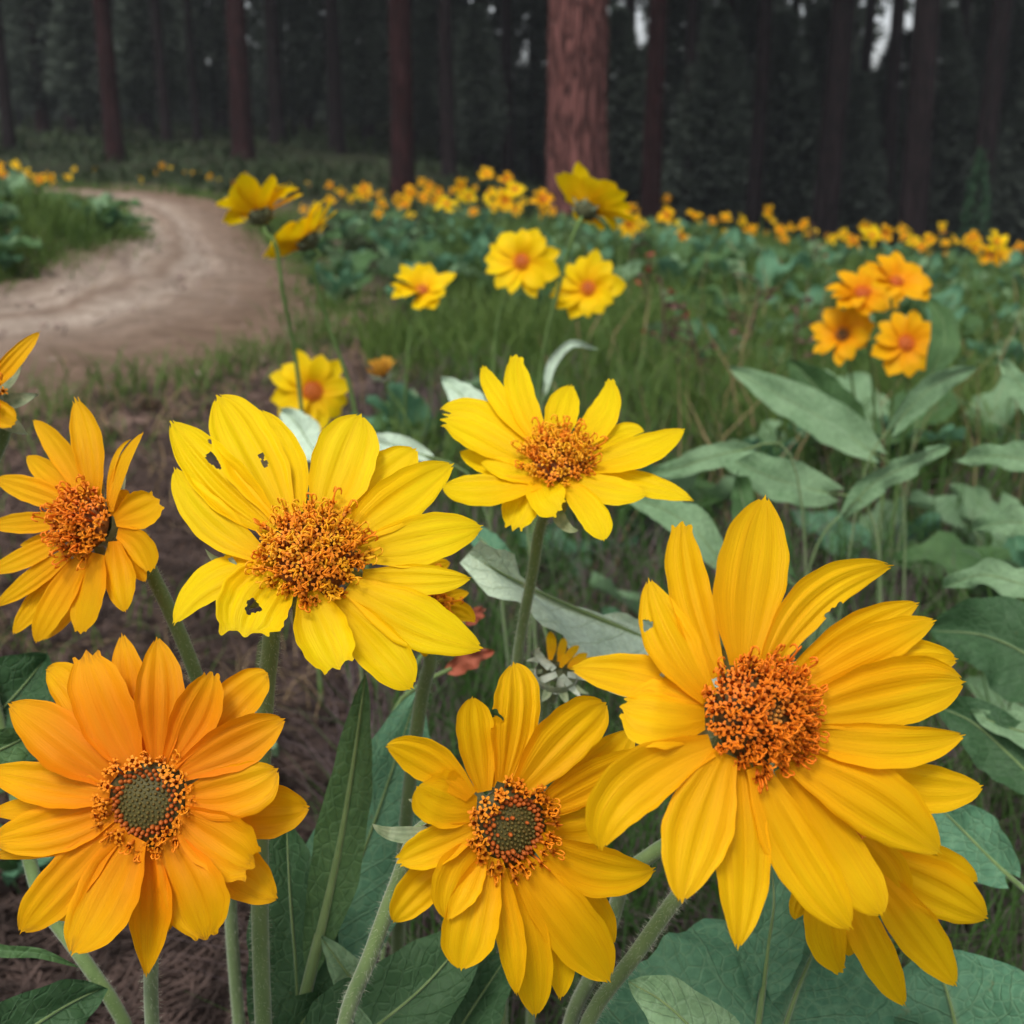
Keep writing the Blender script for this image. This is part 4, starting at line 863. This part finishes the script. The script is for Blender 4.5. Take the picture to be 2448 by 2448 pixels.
hero('yellow_flower', 'largest lemon-yellow flower with holes chewed in its petals, left of centre', CB, (905, 975), .385, (.12, .42, .88),
     dict(R=.0138, mode='full', mat='floret_bright', N_=165, dome=.008, disc='disc_warm'), [
    ((820, 700), (770, 430), (620, 185), 190, B_(layer=1.2)), ((1070, 760), (1290, 560), (1465, 395), 290, B_(layer=1.2)), ((650, 1010), (540, 985), (400, 1010), 130, B_(layer=1.0)),
    ((620, 1040), (350, 1110), (150, 1345), 200, B_(cup=.35, curl=-.1, layer=.4, roll=.5, label='petal rolled back at its tip')),
    ((1040, 1240), (1250, 1480), (1445, 1695), 270, B_(layer=.5, pw=3)), ((600, 950), (330, 760), (155, 500), 235, B_(roll=-.35)),
    ((660, 800), (370, 540), (135, 245), 295, B_(cuts=[(350, 440, 24), (372, 468, 18), (388, 488, 12), (348, 355, 9)], label='petal with a ragged hole chewed through it')),
    ((730, 730), (570, 400), (385, 105), 345, B_(cuts=[(628, 432, 13), (640, 475, 16)], pw=2.8, label='petal with two small chewed holes')),
    ((960, 740), (1060, 460), (1165, 208), 350, B_(pw=3)), ((1130, 860), (1390, 660), (1665, 478), 280, {}), ((1190, 950), (1510, 885), (1822, 815), 280, {}),
    ((1210, 1080), (1480, 1100), (1760, 1095), 175, B_(layer=-.3)), ((1140, 1160), (1470, 1350), (1822, 1478), 300, {}),
    ((880, 1200), (960, 1400), (1045, 1580), 300, B_(pw=4, tipw=.6, teeth=2)), ((730, 1080), (590, 1230), (530, 1400), 395, B_(cuts=[(577, 1252, 40)], pw=4.5, tipw=.7, wb=.55, teeth=2.5, layer=-.7, label='broad front petal with a round chewed hole')),
    ], 'petal_lemon', [(520, 1150, .405), (512, 1210, .41), (500, 1330, .42), (490, 1650, .435), (497, 1932, .45)], [((470, 1000), (400, 1010), (318, 935), 55), ((560, 880), (470, 960), (370, 890), 60)], .0036, 1800, seed=2)
hero('yellow_flower', 'bright yellow flower facing up with ragged curling petals, upper centre', CC, (925, 835), .47, (.0, .64, .76),
     dict(R=.0115, mode='full', mat='floret_bright', N_=105, dome=.007, disc='disc_warm'), [
    ((1150, 780), (1330, 650), (1490, 640), 120, B_(layer=1.2)), ((720, 770), (450, 530), (150, 490), 175, B_(layer=1)), ((600, 900), (430, 840), (275, 775), 150, B_(layer=1.2)),
    ((1080, 920), (1480, 975), (1805, 1090), 165, B_(layer=.8, teeth=2.5, pw=1.8)), ((780, 1000), (690, 1110), (625, 1280), 240, B_(layer=.8, teeth=2.5, pw=4, tipw=.5)),
    ((780, 700), (540, 420), (430, 208), 150, B_(tipw=.3)), ((810, 700), (670, 400), (650, 138), 190, B_(pw=3, tipw=.5, peak=.35)), ((905, 700), (950, 500), (1010, 335), 230, B_(teeth=2)),
    ((1020, 720), (1215, 520), (1260, 295), 215, B_(peak=.45, pw=1.5, tipw=.3)), ((1130, 860), (1460, 760), (1755, 625), 215, {}), ((720, 840), (420, 660), (165, 560), 225, B_(teeth=3, tipw=.4, pw=3)),
    ((760, 980), (400, 1025), (160, 1000), 215, {}), ((960, 990), (1130, 1170), (1225, 1358), 200, B_(pw=3)), ((1010, 950), (1270, 1020), (1510, 1050), 190, {}),
    ((800, 960), (600, 890), (415, 850), 150, B_(layer=-.5)), ((840, 960), (850, 1060), (940, 1150), 260, B_(pw=4, tipw=.5, wb=.6, teeth=2, layer=-.8)),
    ], 'petal_lemon', [(1022, 985, .50), (1005, 1080, .51), (978, 1230, .53), (960, 1500, .58), (950, 1800, .62)], [((900, 1110), (960, 1250), (1060, 1290), 90)], .0028, 1500, seed=3)
hero('yellow_flower', 'golden flower with an oval dark green eye, lower centre', CD, (752, 970), .345, (.42, .02, .9),
     dict(R=.0120, mode='ring', mat='floret', N_=95, dome=.0045, disc='disc_green'), [
    ((900, 900), (1180, 690), (1340, 500), 230, B_(layer=1.2)), ((930, 1150), (1130, 1340), (1255, 1545), 190, B_(layer=1.2)), ((860, 1200), (975, 1530), (995, 1810), 175, B_(layer=1.4)),
    ((560, 1070), (320, 1280), (185, 1435), 200, B_(layer=1.2)), ((660, 750), (690, 560), (680, 430), 130, B_(layer=1)), ((900, 960), (1120, 920), (1280, 850), 260, B_(layer=1)),
    ((900, 890), (1180, 740), (1420, 600), 190, B_(layer=.3)), ((560, 990), (370, 1075), (205, 1140), 200, B_(tipw=.3, teeth=2)), ((730, 720), (790, 420), (770, 172), 235, B_(cuts=[(640, 440, 62)], pw=3, label='petal with a bite out of its left edge')),
    ((620, 770), (580, 540), (570, 340), 190, B_(pw=3)), ((540, 800), (340, 640), (150, 580), 205, {}), ((820, 770), (1040, 530), (1220, 370), 270, B_(pw=2.8)),
    ((570, 880), (420, 850), (300, 775), 290, B_(pw=3, layer=-.5)), ((690, 1170), (745, 1500), (785, 1787), 145, {}), ((760, 1180), (850, 1560), (875, 1893), 210, B_(layer=.5, pw=2.8)),
    ((640, 1150), (555, 1430), (515, 1667), 275, B_(pw=2.8)), ((920, 1050), (1180, 1185), (1455, 1175), 255, {}), ((820, 1180), (1020, 1440), (1235, 1725), 285, B_(pw=3)),
    ((610, 1070), (500, 1240), (450, 1425), 255, B_(layer=-.7)),
    ], 'petal_gold', [(800, 1560, .375), (748, 1670, .385), (700, 1800, .39), (650, 1932, .40)], [((330, 1000), (180, 1005), (82, 955), 80), ((340, 850), (300, 850), (255, 835), 40)], .003, 1500, seed=4)
hero('yellow_flower', 'biggest golden flower with a shaggy orange centre, right side, one petal chewed', CE, (690, 832), .315, (.25, .22, .95),
     dict(R=.0130, mode='eye', mat='floret_red', N_=150, dome=.008), [
    ((540, 660), (450, 400), (420, 150), 150, B_(layer=1, tipw=.5, pw=3)), ((870, 1000), (1240, 1085), (1485, 1085), 185, B_(layer=1.2)), ((820, 690), (1040, 540), (1258, 435), 150, B_(layer=1)),
    ((860, 770), (1160, 670), (1395, 635), 200, B_(layer=.8)), ((470, 760), (250, 700), (25, 668), 160, B_(layer=.8)), ((800, 1050), (990, 1330), (1130, 1545), 185, B_(layer=.7, pw=3)),
    ((640, 620), (665, 330), (715, 58), 260, B_(pw=2.2)), ((500, 750), (375, 560), (300, 352), 185, B_(cuts=[(294, 512, 18)])), ((740, 650), (900, 420), (1162, 302), 165, B_(cuts=[(972, 475, 36)], label='petal with a notch chewed into its lower edge')),
    ((850, 730), (1090, 600), (1318, 497), 165, {}), ((870, 830), (1150, 760), (1420, 715), 240, B_(pw=3.4)), ((870, 900), (1150, 940), (1420, 905), 165, {}),
    ((620, 1040), (635, 1350), (615, 1662), 195, B_(layer=.4)), ((490, 960), (230, 1100), (130, 1310), 225, {}), ((560, 1000), (470, 1240), (415, 1497), 250, {}),
    ((830, 1000), (1100, 1150), (1335, 1325), 250, {}), ((700, 1050), (840, 1330), (1020, 1592), 200, B_(pw=3)), ((480, 835), (340, 830), (205, 800), 245, B_(pw=3.2, tipw=.3, teeth=2, layer=-.5)),
    ], 'petal_gold', [(1320, 1640, .375), (1275, 1695, .385), (1200, 1800, .395), (1108, 1932, .41)], [((370, 680), (340, 640), (298, 640), 22), ((360, 680), (330, 640), (312, 590), 50)], .003, 1800, seed=5)
hero('yellow_flower', 'golden flower mostly hidden behind the biggest one, its petals pointing to the lower right corner', CE, (930, 1180), .40, (.25, -.15, .95), dict(R=.009, mode='full', mat='floret', N_=40), [
    ((980, 1400), (1105, 1660), (1210, 1865), 140, {}), ((1080, 1380), (1250, 1610), (1392, 1795), 165, {}), ((1000, 1240), (1130, 1400), (1190, 1540), 190, B_(layer=-.3)), ((1000, 1250), (1090, 1340), (1200, 1430), 180, {}), ((1110, 1350), (1330, 1460), (1503, 1555), 200, {}),
    ((1150, 1290), (1340, 1350), (1468, 1425), 100, B_(layer=1)), ((920, 1400), (930, 1600), (985, 1748), 150, B_(tipw=.3)), ((930, 1350), (850, 1470), (820, 1560), 90, B_(layer=1)), ((960, 1450), (1000, 1600), (1010, 1690), 90, B_(layer=1)),
    ], 'petal_gold', [(1180, 1650, .45), (1165, 1700, .46), (1130, 1810, .47), (1075, 1932, .49)], seed=6, stem_r=.0034)
hero('yellow_flower', 'yellow flower tucked behind the right side of the chewed lemon-yellow one', CB, (1440, 1230), .47, (.3, .1, .9), dict(R=.012, mode='full', mat='floret', N_=60), [
    ((1520, 1230), (1640, 1195), (1752, 1175), 90, {}), ((1540, 1290), (1680, 1270), (1785, 1335), 120, {}), ((1480, 1100), (1560, 1040), (1650, 1012), 110, {}), ((1470, 1330), (1500, 1430), (1515, 1525), 100, {}), ((1380, 1300), (1330, 1400), (1330, 1450), 110, {}),
    ], 'petal_gold', [(812, 1235, .49), (800, 1290, .5), (783, 1400, .51), (765, 1560, .53), (750, 1800, .57)], seed=7, stem_r=.0034)
hero('yellow_flower', 'golden flower at the left edge facing left, with narrow split petals on top', CH, (480, 1135), .42, (-.45, .12, .88),
     dict(R=.0100, mode='full', mat='floret_red', N_=88, dome=.008, disc='disc_warm'), [
    ((620, 1090), (660, 1010), (700, 965), 100, B_(layer=1)), ((400, 990), (260, 870), (145, 775), 140, B_(layer=1)), ((330, 1200), (220, 1230), (110, 1260), 70, B_(layer=1)), ((370, 1360), (200, 1560), (72, 1738), 130, B_(layer=1)),
    ((500, 1330), (400, 1560), (240, 1770), 120, B_(layer=1.3)), ((660, 1220), (720, 1340), (790, 1455), 120, B_(layer=1)),
    ((510, 980), (475, 700), (412, 465), 175, B_(tipw=.25, teeth=2.5)), ((440, 970), (320, 750), (180, 580), 135, {}), ((380, 1040), (180, 960), (-30, 900), 150, {}), ((350, 1120), (140, 1140), (-60, 1150), 120, {}),
    ((350, 1210), (150, 1310), (-70, 1410), 120, {}), ((380, 1290), (180, 1440), (-30, 1590), 115, {}), ((450, 1330), (290, 1580), (195, 1785), 165, {}), ((530, 1330), (480, 1530), (430, 1732), 175, B_(pw=3, tipw=.4)),
    ((620, 1260), (640, 1450), (680, 1618), 175, {}), ((650, 1200), (755, 1260), (812, 1400), 150, B_(pw=3.5, tipw=.4)), ((640, 1120), (760, 1075), (862, 1015), 200, B_(pw=4, tipw=.6, teeth=2)),
    ((610, 1050), (655, 850), (777, 645), 75, {}), ((590, 1020), (620, 800), (712, 682), 34, B_(peak=.3)),
    ], 'petal_amber', [(285, 1080, .445), (310, 1130, .45), (345, 1210, .455), (375, 1290, .46), (420, 1500, .49), (440, 1800, .53)], [], .0032, 1500, seed=8)
hero('yellow_flower', 'yellow flower cut off by the left edge, only two petals showing', CH, (-150, 480), .47, (-.2, .2, .9), dict(R=.012, mode='full', mat='floret', N_=60), [
    ((-80, 420), (60, 260), (215, 98), 110, {}), ((-80, 500), (0, 545), (78, 600), 140, B_(pw=3.2, tipw=.4)), ((-160, 400), (-170, 260), (-180, 120), 120, {}), ((-150, 560), (-150, 700), (-140, 850), 120, {})
    ], 'petal_amber', [(-60, 1000, .5), (30, 1500, .50), (80, 1700, .49), (150, 1800, .48), (235, 1932, .48)], seed=9, stem_r=.0032)
hero('flower_bud', 'half-open woolly bud with short yellow petals between the central flowers', CD, (985, 190), .52, (.1, .75, .6), None, [
    ((950, 150), (955, 80), (945, 20), 50, B_(pw=3)), ((990, 160), (1005, 100), (1015, 50), 42, B_(pw=3)), ((1025, 170), (1055, 120), (1090, 92), 42, {}), ((1045, 180), (1090, 150), (1130, 128), 42, {}), ((1040, 190), (1100, 170), (1165, 148), 40, {}), ((1000, 190), (1020, 150), (1040, 135), 40, {})
    ], 'petal_gold', [(1030, 1290, .53), (1025, 1350, .54), (1010, 1500, .57)], [((960, 200), (900, 160), (830, 165), 38), ((970, 230), (900, 260), (850, 280), 36), ((1010, 240), (1060, 300), (1100, 340), 34), ((940, 190), (890, 130), (900, 100), 40), ((1000, 250), (990, 300), (960, 320), 40), ((1040, 230), (1100, 240), (1140, 260), 34)], .0026, 1500, seed=10, cat='flower bud', group=None)

# ------------------------------------------------------------------ near leaves
px_leaf('large blue-green leaf with pale veins filling the lower right corner', [(1420, 2250, .42), (1450, 2050, .43), (1500, 1880, .45), (1560, 1735, .47)], 330, 'leaf_blue', roll=.1, heart=True, wave=.10, fold=-.05, pet_r=.003)
px_leaf('large blue-green leaf whose right half lies behind the lower right corner', [(1850, 2250, .47), (1820, 2080, .48), (1800, 1920, .49), (1760, 1790, .5)], 270, 'leaf_blue', roll=-.1, heart=True, wave=.12, fold=-.05, pet_r=.003)
px_leaf('small light green leaf tip lying over the large leaf at the bottom', [(1400, 2080, .37), (1330, 1970, .37), (1250, 1890, .375), (1185, 1852, .38)], 72, 'leaf_soft', roll=.2, wave=.06, fold=.1)
px_leaf('pale leaf turned edge-on with a wavy margin behind the middle stalk', [(1330, 1262, .60), (1180, 1190, .58), (1020, 1120, .565), (880, 1048, .55)], 165, 'leaf_pale', roll=.95, wave=.20, nwave=1.6, fold=.05, sides=(.06, 1.0), pointy=.8, pet_r=.0028)
px_leaf('dark green leaf right of the orange-tinted flower', [(560, 2000, .47), (560, 1850, .475), (548, 1700, .48), (540, 1545, .49)], 88, 'leaf_dark', roll=-.2, wave=.1, heart=True)
px_leaf('dark leaf in the lower left corner', [(-80, 2050, .42), (30, 1960, .43), (120, 1900, .44), (195, 1862, .45)], 80, 'leaf_dark', roll=.3, wave=.1)
px_leaf('dark leaf poking in at the left edge above the orange-tinted flower', [(-160, 1480, .50), (-60, 1400, .5), (30, 1310, .51), (88, 1240, .52)], 120, 'leaf_dark', roll=-.2, wave=.1)
px_leaf('green leaf edge at the left side behind the orange-tinted flower', [(-120, 1460, .46), (-40, 1430, .46), (30, 1400, .465), (60, 1380, .47)], 55, 'leaf_mid', roll=.2)
px_leaf('dark green leaf with a pale rim under the lower central flower', [(560, 2060, .44), (680, 1960, .45), (800, 1860, .455), (910, 1730, .47)], 105, 'leaf_dark', roll=.1, wave=.06, fold=.1)
px_leaf('darkest leaf lying beneath the lower central flower', [(760, 2080, .46), (840, 1980, .47), (900, 1890, .475), (960, 1800, .485)], 90, 'leaf_dark', roll=-.3, wave=.08)
px_leaf('broad blue-green leaf with clear side veins left of the lower central flower', [(600, 1830, .52), (650, 1700, .53), (710, 1540, .54), (790, 1300, .56)], 112, 'leaf_blue', roll=.1, wave=.07, fold=.08, pet_r=.0016)
px_leaf('long green leaf under the chewed lemon-yellow flower', [(600, 1780, .47), (640, 1600, .475), (665, 1450, .48), (690, 1270, .49)], 48, 'leaf_mid', roll=-.1, wave=.05, fold=.1, pet_r=.0030)
px_leaf('small pale leaf tip beside the bottom stalk of the lower central flower', [(760, 1990, .45), (700, 1900, .455), (650, 1830, .46), (606, 1768, .465)], 42, 'leaf_soft', roll=.2)
px_leaf('dim green leaf at the bottom between the left stalks', [(500, 2060, .45), (530, 1990, .455), (570, 1930, .46), (600, 1890, .47)], 70, 'leaf_dark', roll=.2, heart=True)
px_leaf('narrow curved green blade at the bottom left edge', [(-100, 1780, .43), (0, 1793, .43), (80, 1800, .43), (150, 1825, .435)], 12, 'leaf_mid', roll=.2, rib=False)
px_leaf('green leaf between the stalk and the largest leaf under the biggest flower', [(1440, 1860, .45), (1450, 1780, .455), (1460, 1700, .46), (1450, 1600, .47)], 62, 'leaf_blue', roll=.2)
px_leaf('dark green leaf behind the biggest flower at the right', [(1960, 1480, .60), (1900, 1420, .61), (1830, 1360, .62), (1760, 1330, .63)], 60, 'leaf_dark', roll=.2, wave=.15)
px_leaf('pale-edged leaf at the right edge', [(2060, 1400, .60), (1980, 1390, .60), (1910, 1375, .61), (1830, 1345, .62)], 42, 'leaf_soft', roll=.5, wave=.2)
px_leaf('broad dark leaf at the right edge above the biggest flower', [(2050, 1330, .68), (1960, 1250, .69), (1860, 1200, .70), (1750, 1190, .71)], 95, 'leaf_dark', roll=.2, wave=.18, heart=True)
px_leaf('blue-green leaf low behind the right petals', [(1900, 1650, .52), (1840, 1590, .53), (1790, 1540, .54), (1750, 1500, .55)], 60, 'leaf_blue', roll=-.2)
g2 = 'leaves in the blurred middle of the meadow'
px_leaf('long pale-edged leaf folded lengthwise, left of the four orange flowers', [(1640, 850, 1.15), (1570, 800, 1.16), (1470, 745, 1.18), (1375, 695, 1.2)], 42, 'leaf_soft', roll=.3, wave=.1, group=g2, pet_r=.0010)
px_leaf('broad upright leaf behind the long folded leaf', [(1620, 835, 1.22), (1580, 780, 1.23), (1530, 720, 1.24), (1490, 680, 1.25)], 46, 'leaf_mid', roll=-.2, group=g2, pet_r=.0010)
px_leaf('pale leaf pointing right under the four orange flowers', [(1690, 800, 1.1), (1735, 750, 1.1), (1785, 715, 1.12), (1838, 692, 1.15)], 26, 'leaf_soft', roll=.4, group=g2, pet_r=.0010)
px_leaf('upright blue-green leaf right of the four orange flowers', [(1760, 700, 1.4), (1780, 650, 1.4), (1780, 610, 1.42), (1755, 565, 1.45)], 28, 'leaf_mid', roll=.2, group=g2, pet_r=.0010)
px_leaf('pale ragged leaf right of the upper central flower', [(1560, 930, .95), (1500, 915, .95), (1430, 890, .96), (1345, 850, .98)], 42, 'leaf_soft', roll=.2, wave=.25, group=g2, pet_r=.0010)
px_leaf('pale leaf reaching left toward the upper central flower', [(1400, 850, .92), (1350, 860, .92), (1290, 880, .93), (1210, 900, .95)], 24, 'leaf_soft', roll=.2, wave=.2, group=g2, pet_r=.0010)
px_leaf('pale ribbon-like leaf behind the ragged right tip of the upper central flower', [(1360, 1060, .80), (1310, 1000, .8), (1250, 960, .82), (1170, 935, .84)], 36, 'leaf_soft', roll=.3, wave=.15, group=g2, pet_r=.0010)
px_leaf('whitish leaf behind the top left petals of the upper central flower', [(930, 830, .85), (900, 790, .86), (870, 745, .87), (835, 718, .88)], 34, 'leaf_pale', roll=.3, group=g2, pet_r=.0010)
px_leaf('whitish leaf behind the top petals of the chewed flower', [(600, 860, .85), (580, 830, .86), (560, 800, .87), (535, 775, .88)], 36, 'leaf_pale', roll=-.3, group=g2, pet_r=.0010)
px_leaf('whitish leaf right of the top petals of the chewed flower', [(800, 860, .8), (760, 845, .8), (720, 835, .82), (690, 830, .84)], 22, 'leaf_pale', roll=.2, group=g2, pet_r=.0010)
px_leaf('slender light leaf arching over the grass above the upper central flower', [(1030, 730, 1.1), (1040, 690, 1.1), (1075, 650, 1.1), (1128, 658, 1.12)], 9, 'leaf_pale', roll=.2, rib=False, group=g2, pet_r=.0010)
px_leaf('blue-green leaf below the left petals of the upper central flower', [(960, 1080, .7), (930, 1040, .7), (900, 1010, .71), (870, 990, .72)], 26, 'leaf_blue', roll=.3, group=g2, pet_r=.0010)

for lab, pts, w in (('curly pale leaf at the right edge beneath the meadow plants', [(2010, 900, .95), (1940, 870, .95), (1880, 860, .96), (1800, 872, .98)], 30),
        ('pale leaf at the right edge, lower of the two curly ones', [(2020, 1010, .85), (1950, 990, .85), (1900, 985, .86), (1835, 1000, .88)], 34),
        ('small pale leaf hanging at the far right edge', [(1990, 800, 1.0), (1950, 760, 1.0), (1920, 720, 1.02), (1890, 690, 1.05)], 30),
        ('grey-green leaf below the four orange flowers, bending right', [(1600, 960, .95), (1650, 910, .95), (1710, 880, .96), (1790, 835, 1.0)], 24),
        ('dark leaf low behind the tallest petal of the biggest flower', [(1480, 1080, .9), (1440, 1020, .9), (1410, 970, .92), (1390, 900, .95)], 38),
        ('grey-green leaf between the biggest flower and the right edge', [(1990, 1130, .75), (1920, 1100, .75), (1850, 1085, .76), (1780, 1110, .78)], 32)):
    px_leaf(lab, pts, w, 'leaf_mid' if 'dark' in lab else 'leaf_soft', roll=.4, wave=.38, nwave=3, group=g2, pet_r=.001)

for k, (px, py, sc_, lab) in enumerate(((1560, 1330, .5, 'low dark leafy plant hidden behind the tall petals of the biggest flower'), (1230, 1330, .5, 'low leafy plant in the gap above the lower central flower'), (1840, 1130, .6, 'leafy plant in the shade right of the biggest flower'),
        (1050, 1130, .45, 'low leafy plant beneath the pale wavy leaf'), (1660, 1120, .55, 'leafy plant above the chewed petal of the biggest flower'), (420, 1500, .45, 'leafy plant behind the orange-tinted flower'), (1930, 1560, .5, 'low leafy plant in the gap at the lower right edge'),
        (60, 1700, .4, 'low leafy plant at the lower left edge'))):
    g = ground_hit(px*D2N, py*D2N); leaf_plant(g[0], g[1], lab, 'low leafy plants in the gaps between the near flowers', 8, sc_, 70+k)

# ------------------------------------------------------------------ dry bits and weeds
def dry_leaf(label, pts, w):
    px_leaf(label, pts, w, 'dry_leaf', roll=.3, rib=False, name='dry_leaf', group='red dry leaves', wave=.3)
dry_leaf('crumpled red dry leaf between the chewed flower and the middle stalk', [(850, 1262, .62), (870, 1250, .62), (895, 1240, .62), (925, 1228, .63)], 20)
dry_leaf('small pinkish dry leaf tip right of the flower tucked behind', [(875, 1175, .66), (888, 1165, .66), (900, 1158, .66), (912, 1150, .67)], 14)
def weed(label, px, py, h, seed, red=True, lean=0):
    g = ground_hit(px*D2N, py*D2N); rg = random.Random(seed); root = thing('dry_weed', g, label, 'weed', 'dry dark weeds in the meadow'); pts = [np.array((0, 0, 0.)), np.array((lean*.3, 0, h*.5)), np.array((lean, 0, h))]
    v, f, u = tube(catmull(pts, 10), [.005, .004, .0025], 5); ob('stem', mesh('stem', v, f, ['weed'], u), root)
    for k in range(7):
        t = .45+.55*k/6; p = catmull(pts, 20)[int(t*19)]; a = rg.uniform(0, 6.28); q = p+np.array((cos(a), sin(a), .5))*rg.uniform(.02, .06)
        v, f, u = tube([p, (p+q)/2+np.array((0, 0, .006)), q], [.003, .002], 4); b = ob('twig', mesh('twig', v, f, ['weed'], u), root)
        c = np.array([q+np.array((rg.uniform(-1, 1), rg.uniform(-1, 1), rg.uniform(-.6, .6)))*.02 for _ in range(8)])
        ob('seed_head', mesh('seed_head', c, [(0, 1, 2), (2, 3, 4), (4, 5, 6), (6, 7, 0), (1, 3, 5)], ['weed_red' if red and k % 2 else 'weed'], None, False), b)
for k, (px, py, h, red, l, lab) in enumerate(((1255, 760, .30, True, -.02, 'dry weed with red seed heads right of the two round-faced flowers'), (1330, 800, .27, False, -.06, 'dark leaning dry stalk in the grass'), (1400, 760, .32, False, .03, 'dark upright dry stalk left of the four orange flowers'),
        (1490, 800, .30, False, 0, 'dark forked dry stalk beside the four orange flowers'), (1215, 620, .3, True, .02, 'distant dry weed with a red tip near the meadow crest'), (1530, 560, .34, True, .0, 'distant dark dry weed on the meadow crest'), (1180, 560, .33, False, .05, 'pale bare twig on the crest beside the thick trunk'))):
    weed(lab, px, py, h, k, red, l)
def cone(px, py, lab, s=1):
    g = ground_hit(px*D2N, py*D2N); root = thing('pine_cone', g+np.array((0, 0, .012)), lab, 'pine cone', 'pine cones on the track side'); V = []; F = []
    for k in range(40):
        t = (k+.5)/40; a = k*2.4; r = .018*sin(t*pi)**.7*s; x = (t-.5)*.05*s; o = len(V); c = np.array((x, r*cos(a), r*sin(a))); d = np.array((.004, cos(a)*.006, sin(a)*.006))*s; w = np.array((0, -sin(a), cos(a)))*.005*s
        V += [c*np.array((1, .5, .5))-w, c*np.array((1, .5, .5))+w, c+d+w*.6, c+d-w*.6]; F.append((o, o+1, o+2, o+3))
    ob('cone_scales', mesh('cone_scales', V, F, ['cone'], None, False), root, kind='stuff'); v, f, u = tube([(-.022*s, 0, 0), (0, 0, 0), (.022*s, 0, 0)], [.004*s, .011*s, .004*s], 8); ob('cone_core', mesh('cone_core', v, f, ['cone'], u), root)
cone(283, 775, 'dark pine cone lying at the edge of the dirt above the chewed flower', 1.1); cone(205, 830, 'faint pine cone lower left of the dark one', .9)

# ------------------------------------------------------------------ thin air volume added to lift the blacks of the far forest
def added_haze():
    v = [(x, y, z) for z in (-9, 26) for x, y in ((-75, -6), (75, -6), (75, 110), (-75, 110))]; f = [(3, 2, 1, 0), (4, 5, 6, 7), (0, 1, 5, 4), (1, 2, 6, 5), (2, 3, 7, 6), (3, 0, 4, 7)]
    m = bpy.data.materials.new('added_haze'); m.use_nodes = True; nt = m.node_tree; nt.nodes.clear(); out = nt.nodes.new('ShaderNodeOutputMaterial')
    p = nt.nodes.new('ShaderNodeVolumePrincipled'); p.inputs['Density'].default_value = HAZE; p.inputs['Color'].default_value = (.82, .88, .95, 1); nt.links.new(p.outputs[0], out.inputs['Volume'])
    MAT['added_haze'] = m; o = ob('added_haze', mesh('added_haze', v, f, ['added_haze'], None, False), kind='stuff')
HAZE = .0012
added_haze()
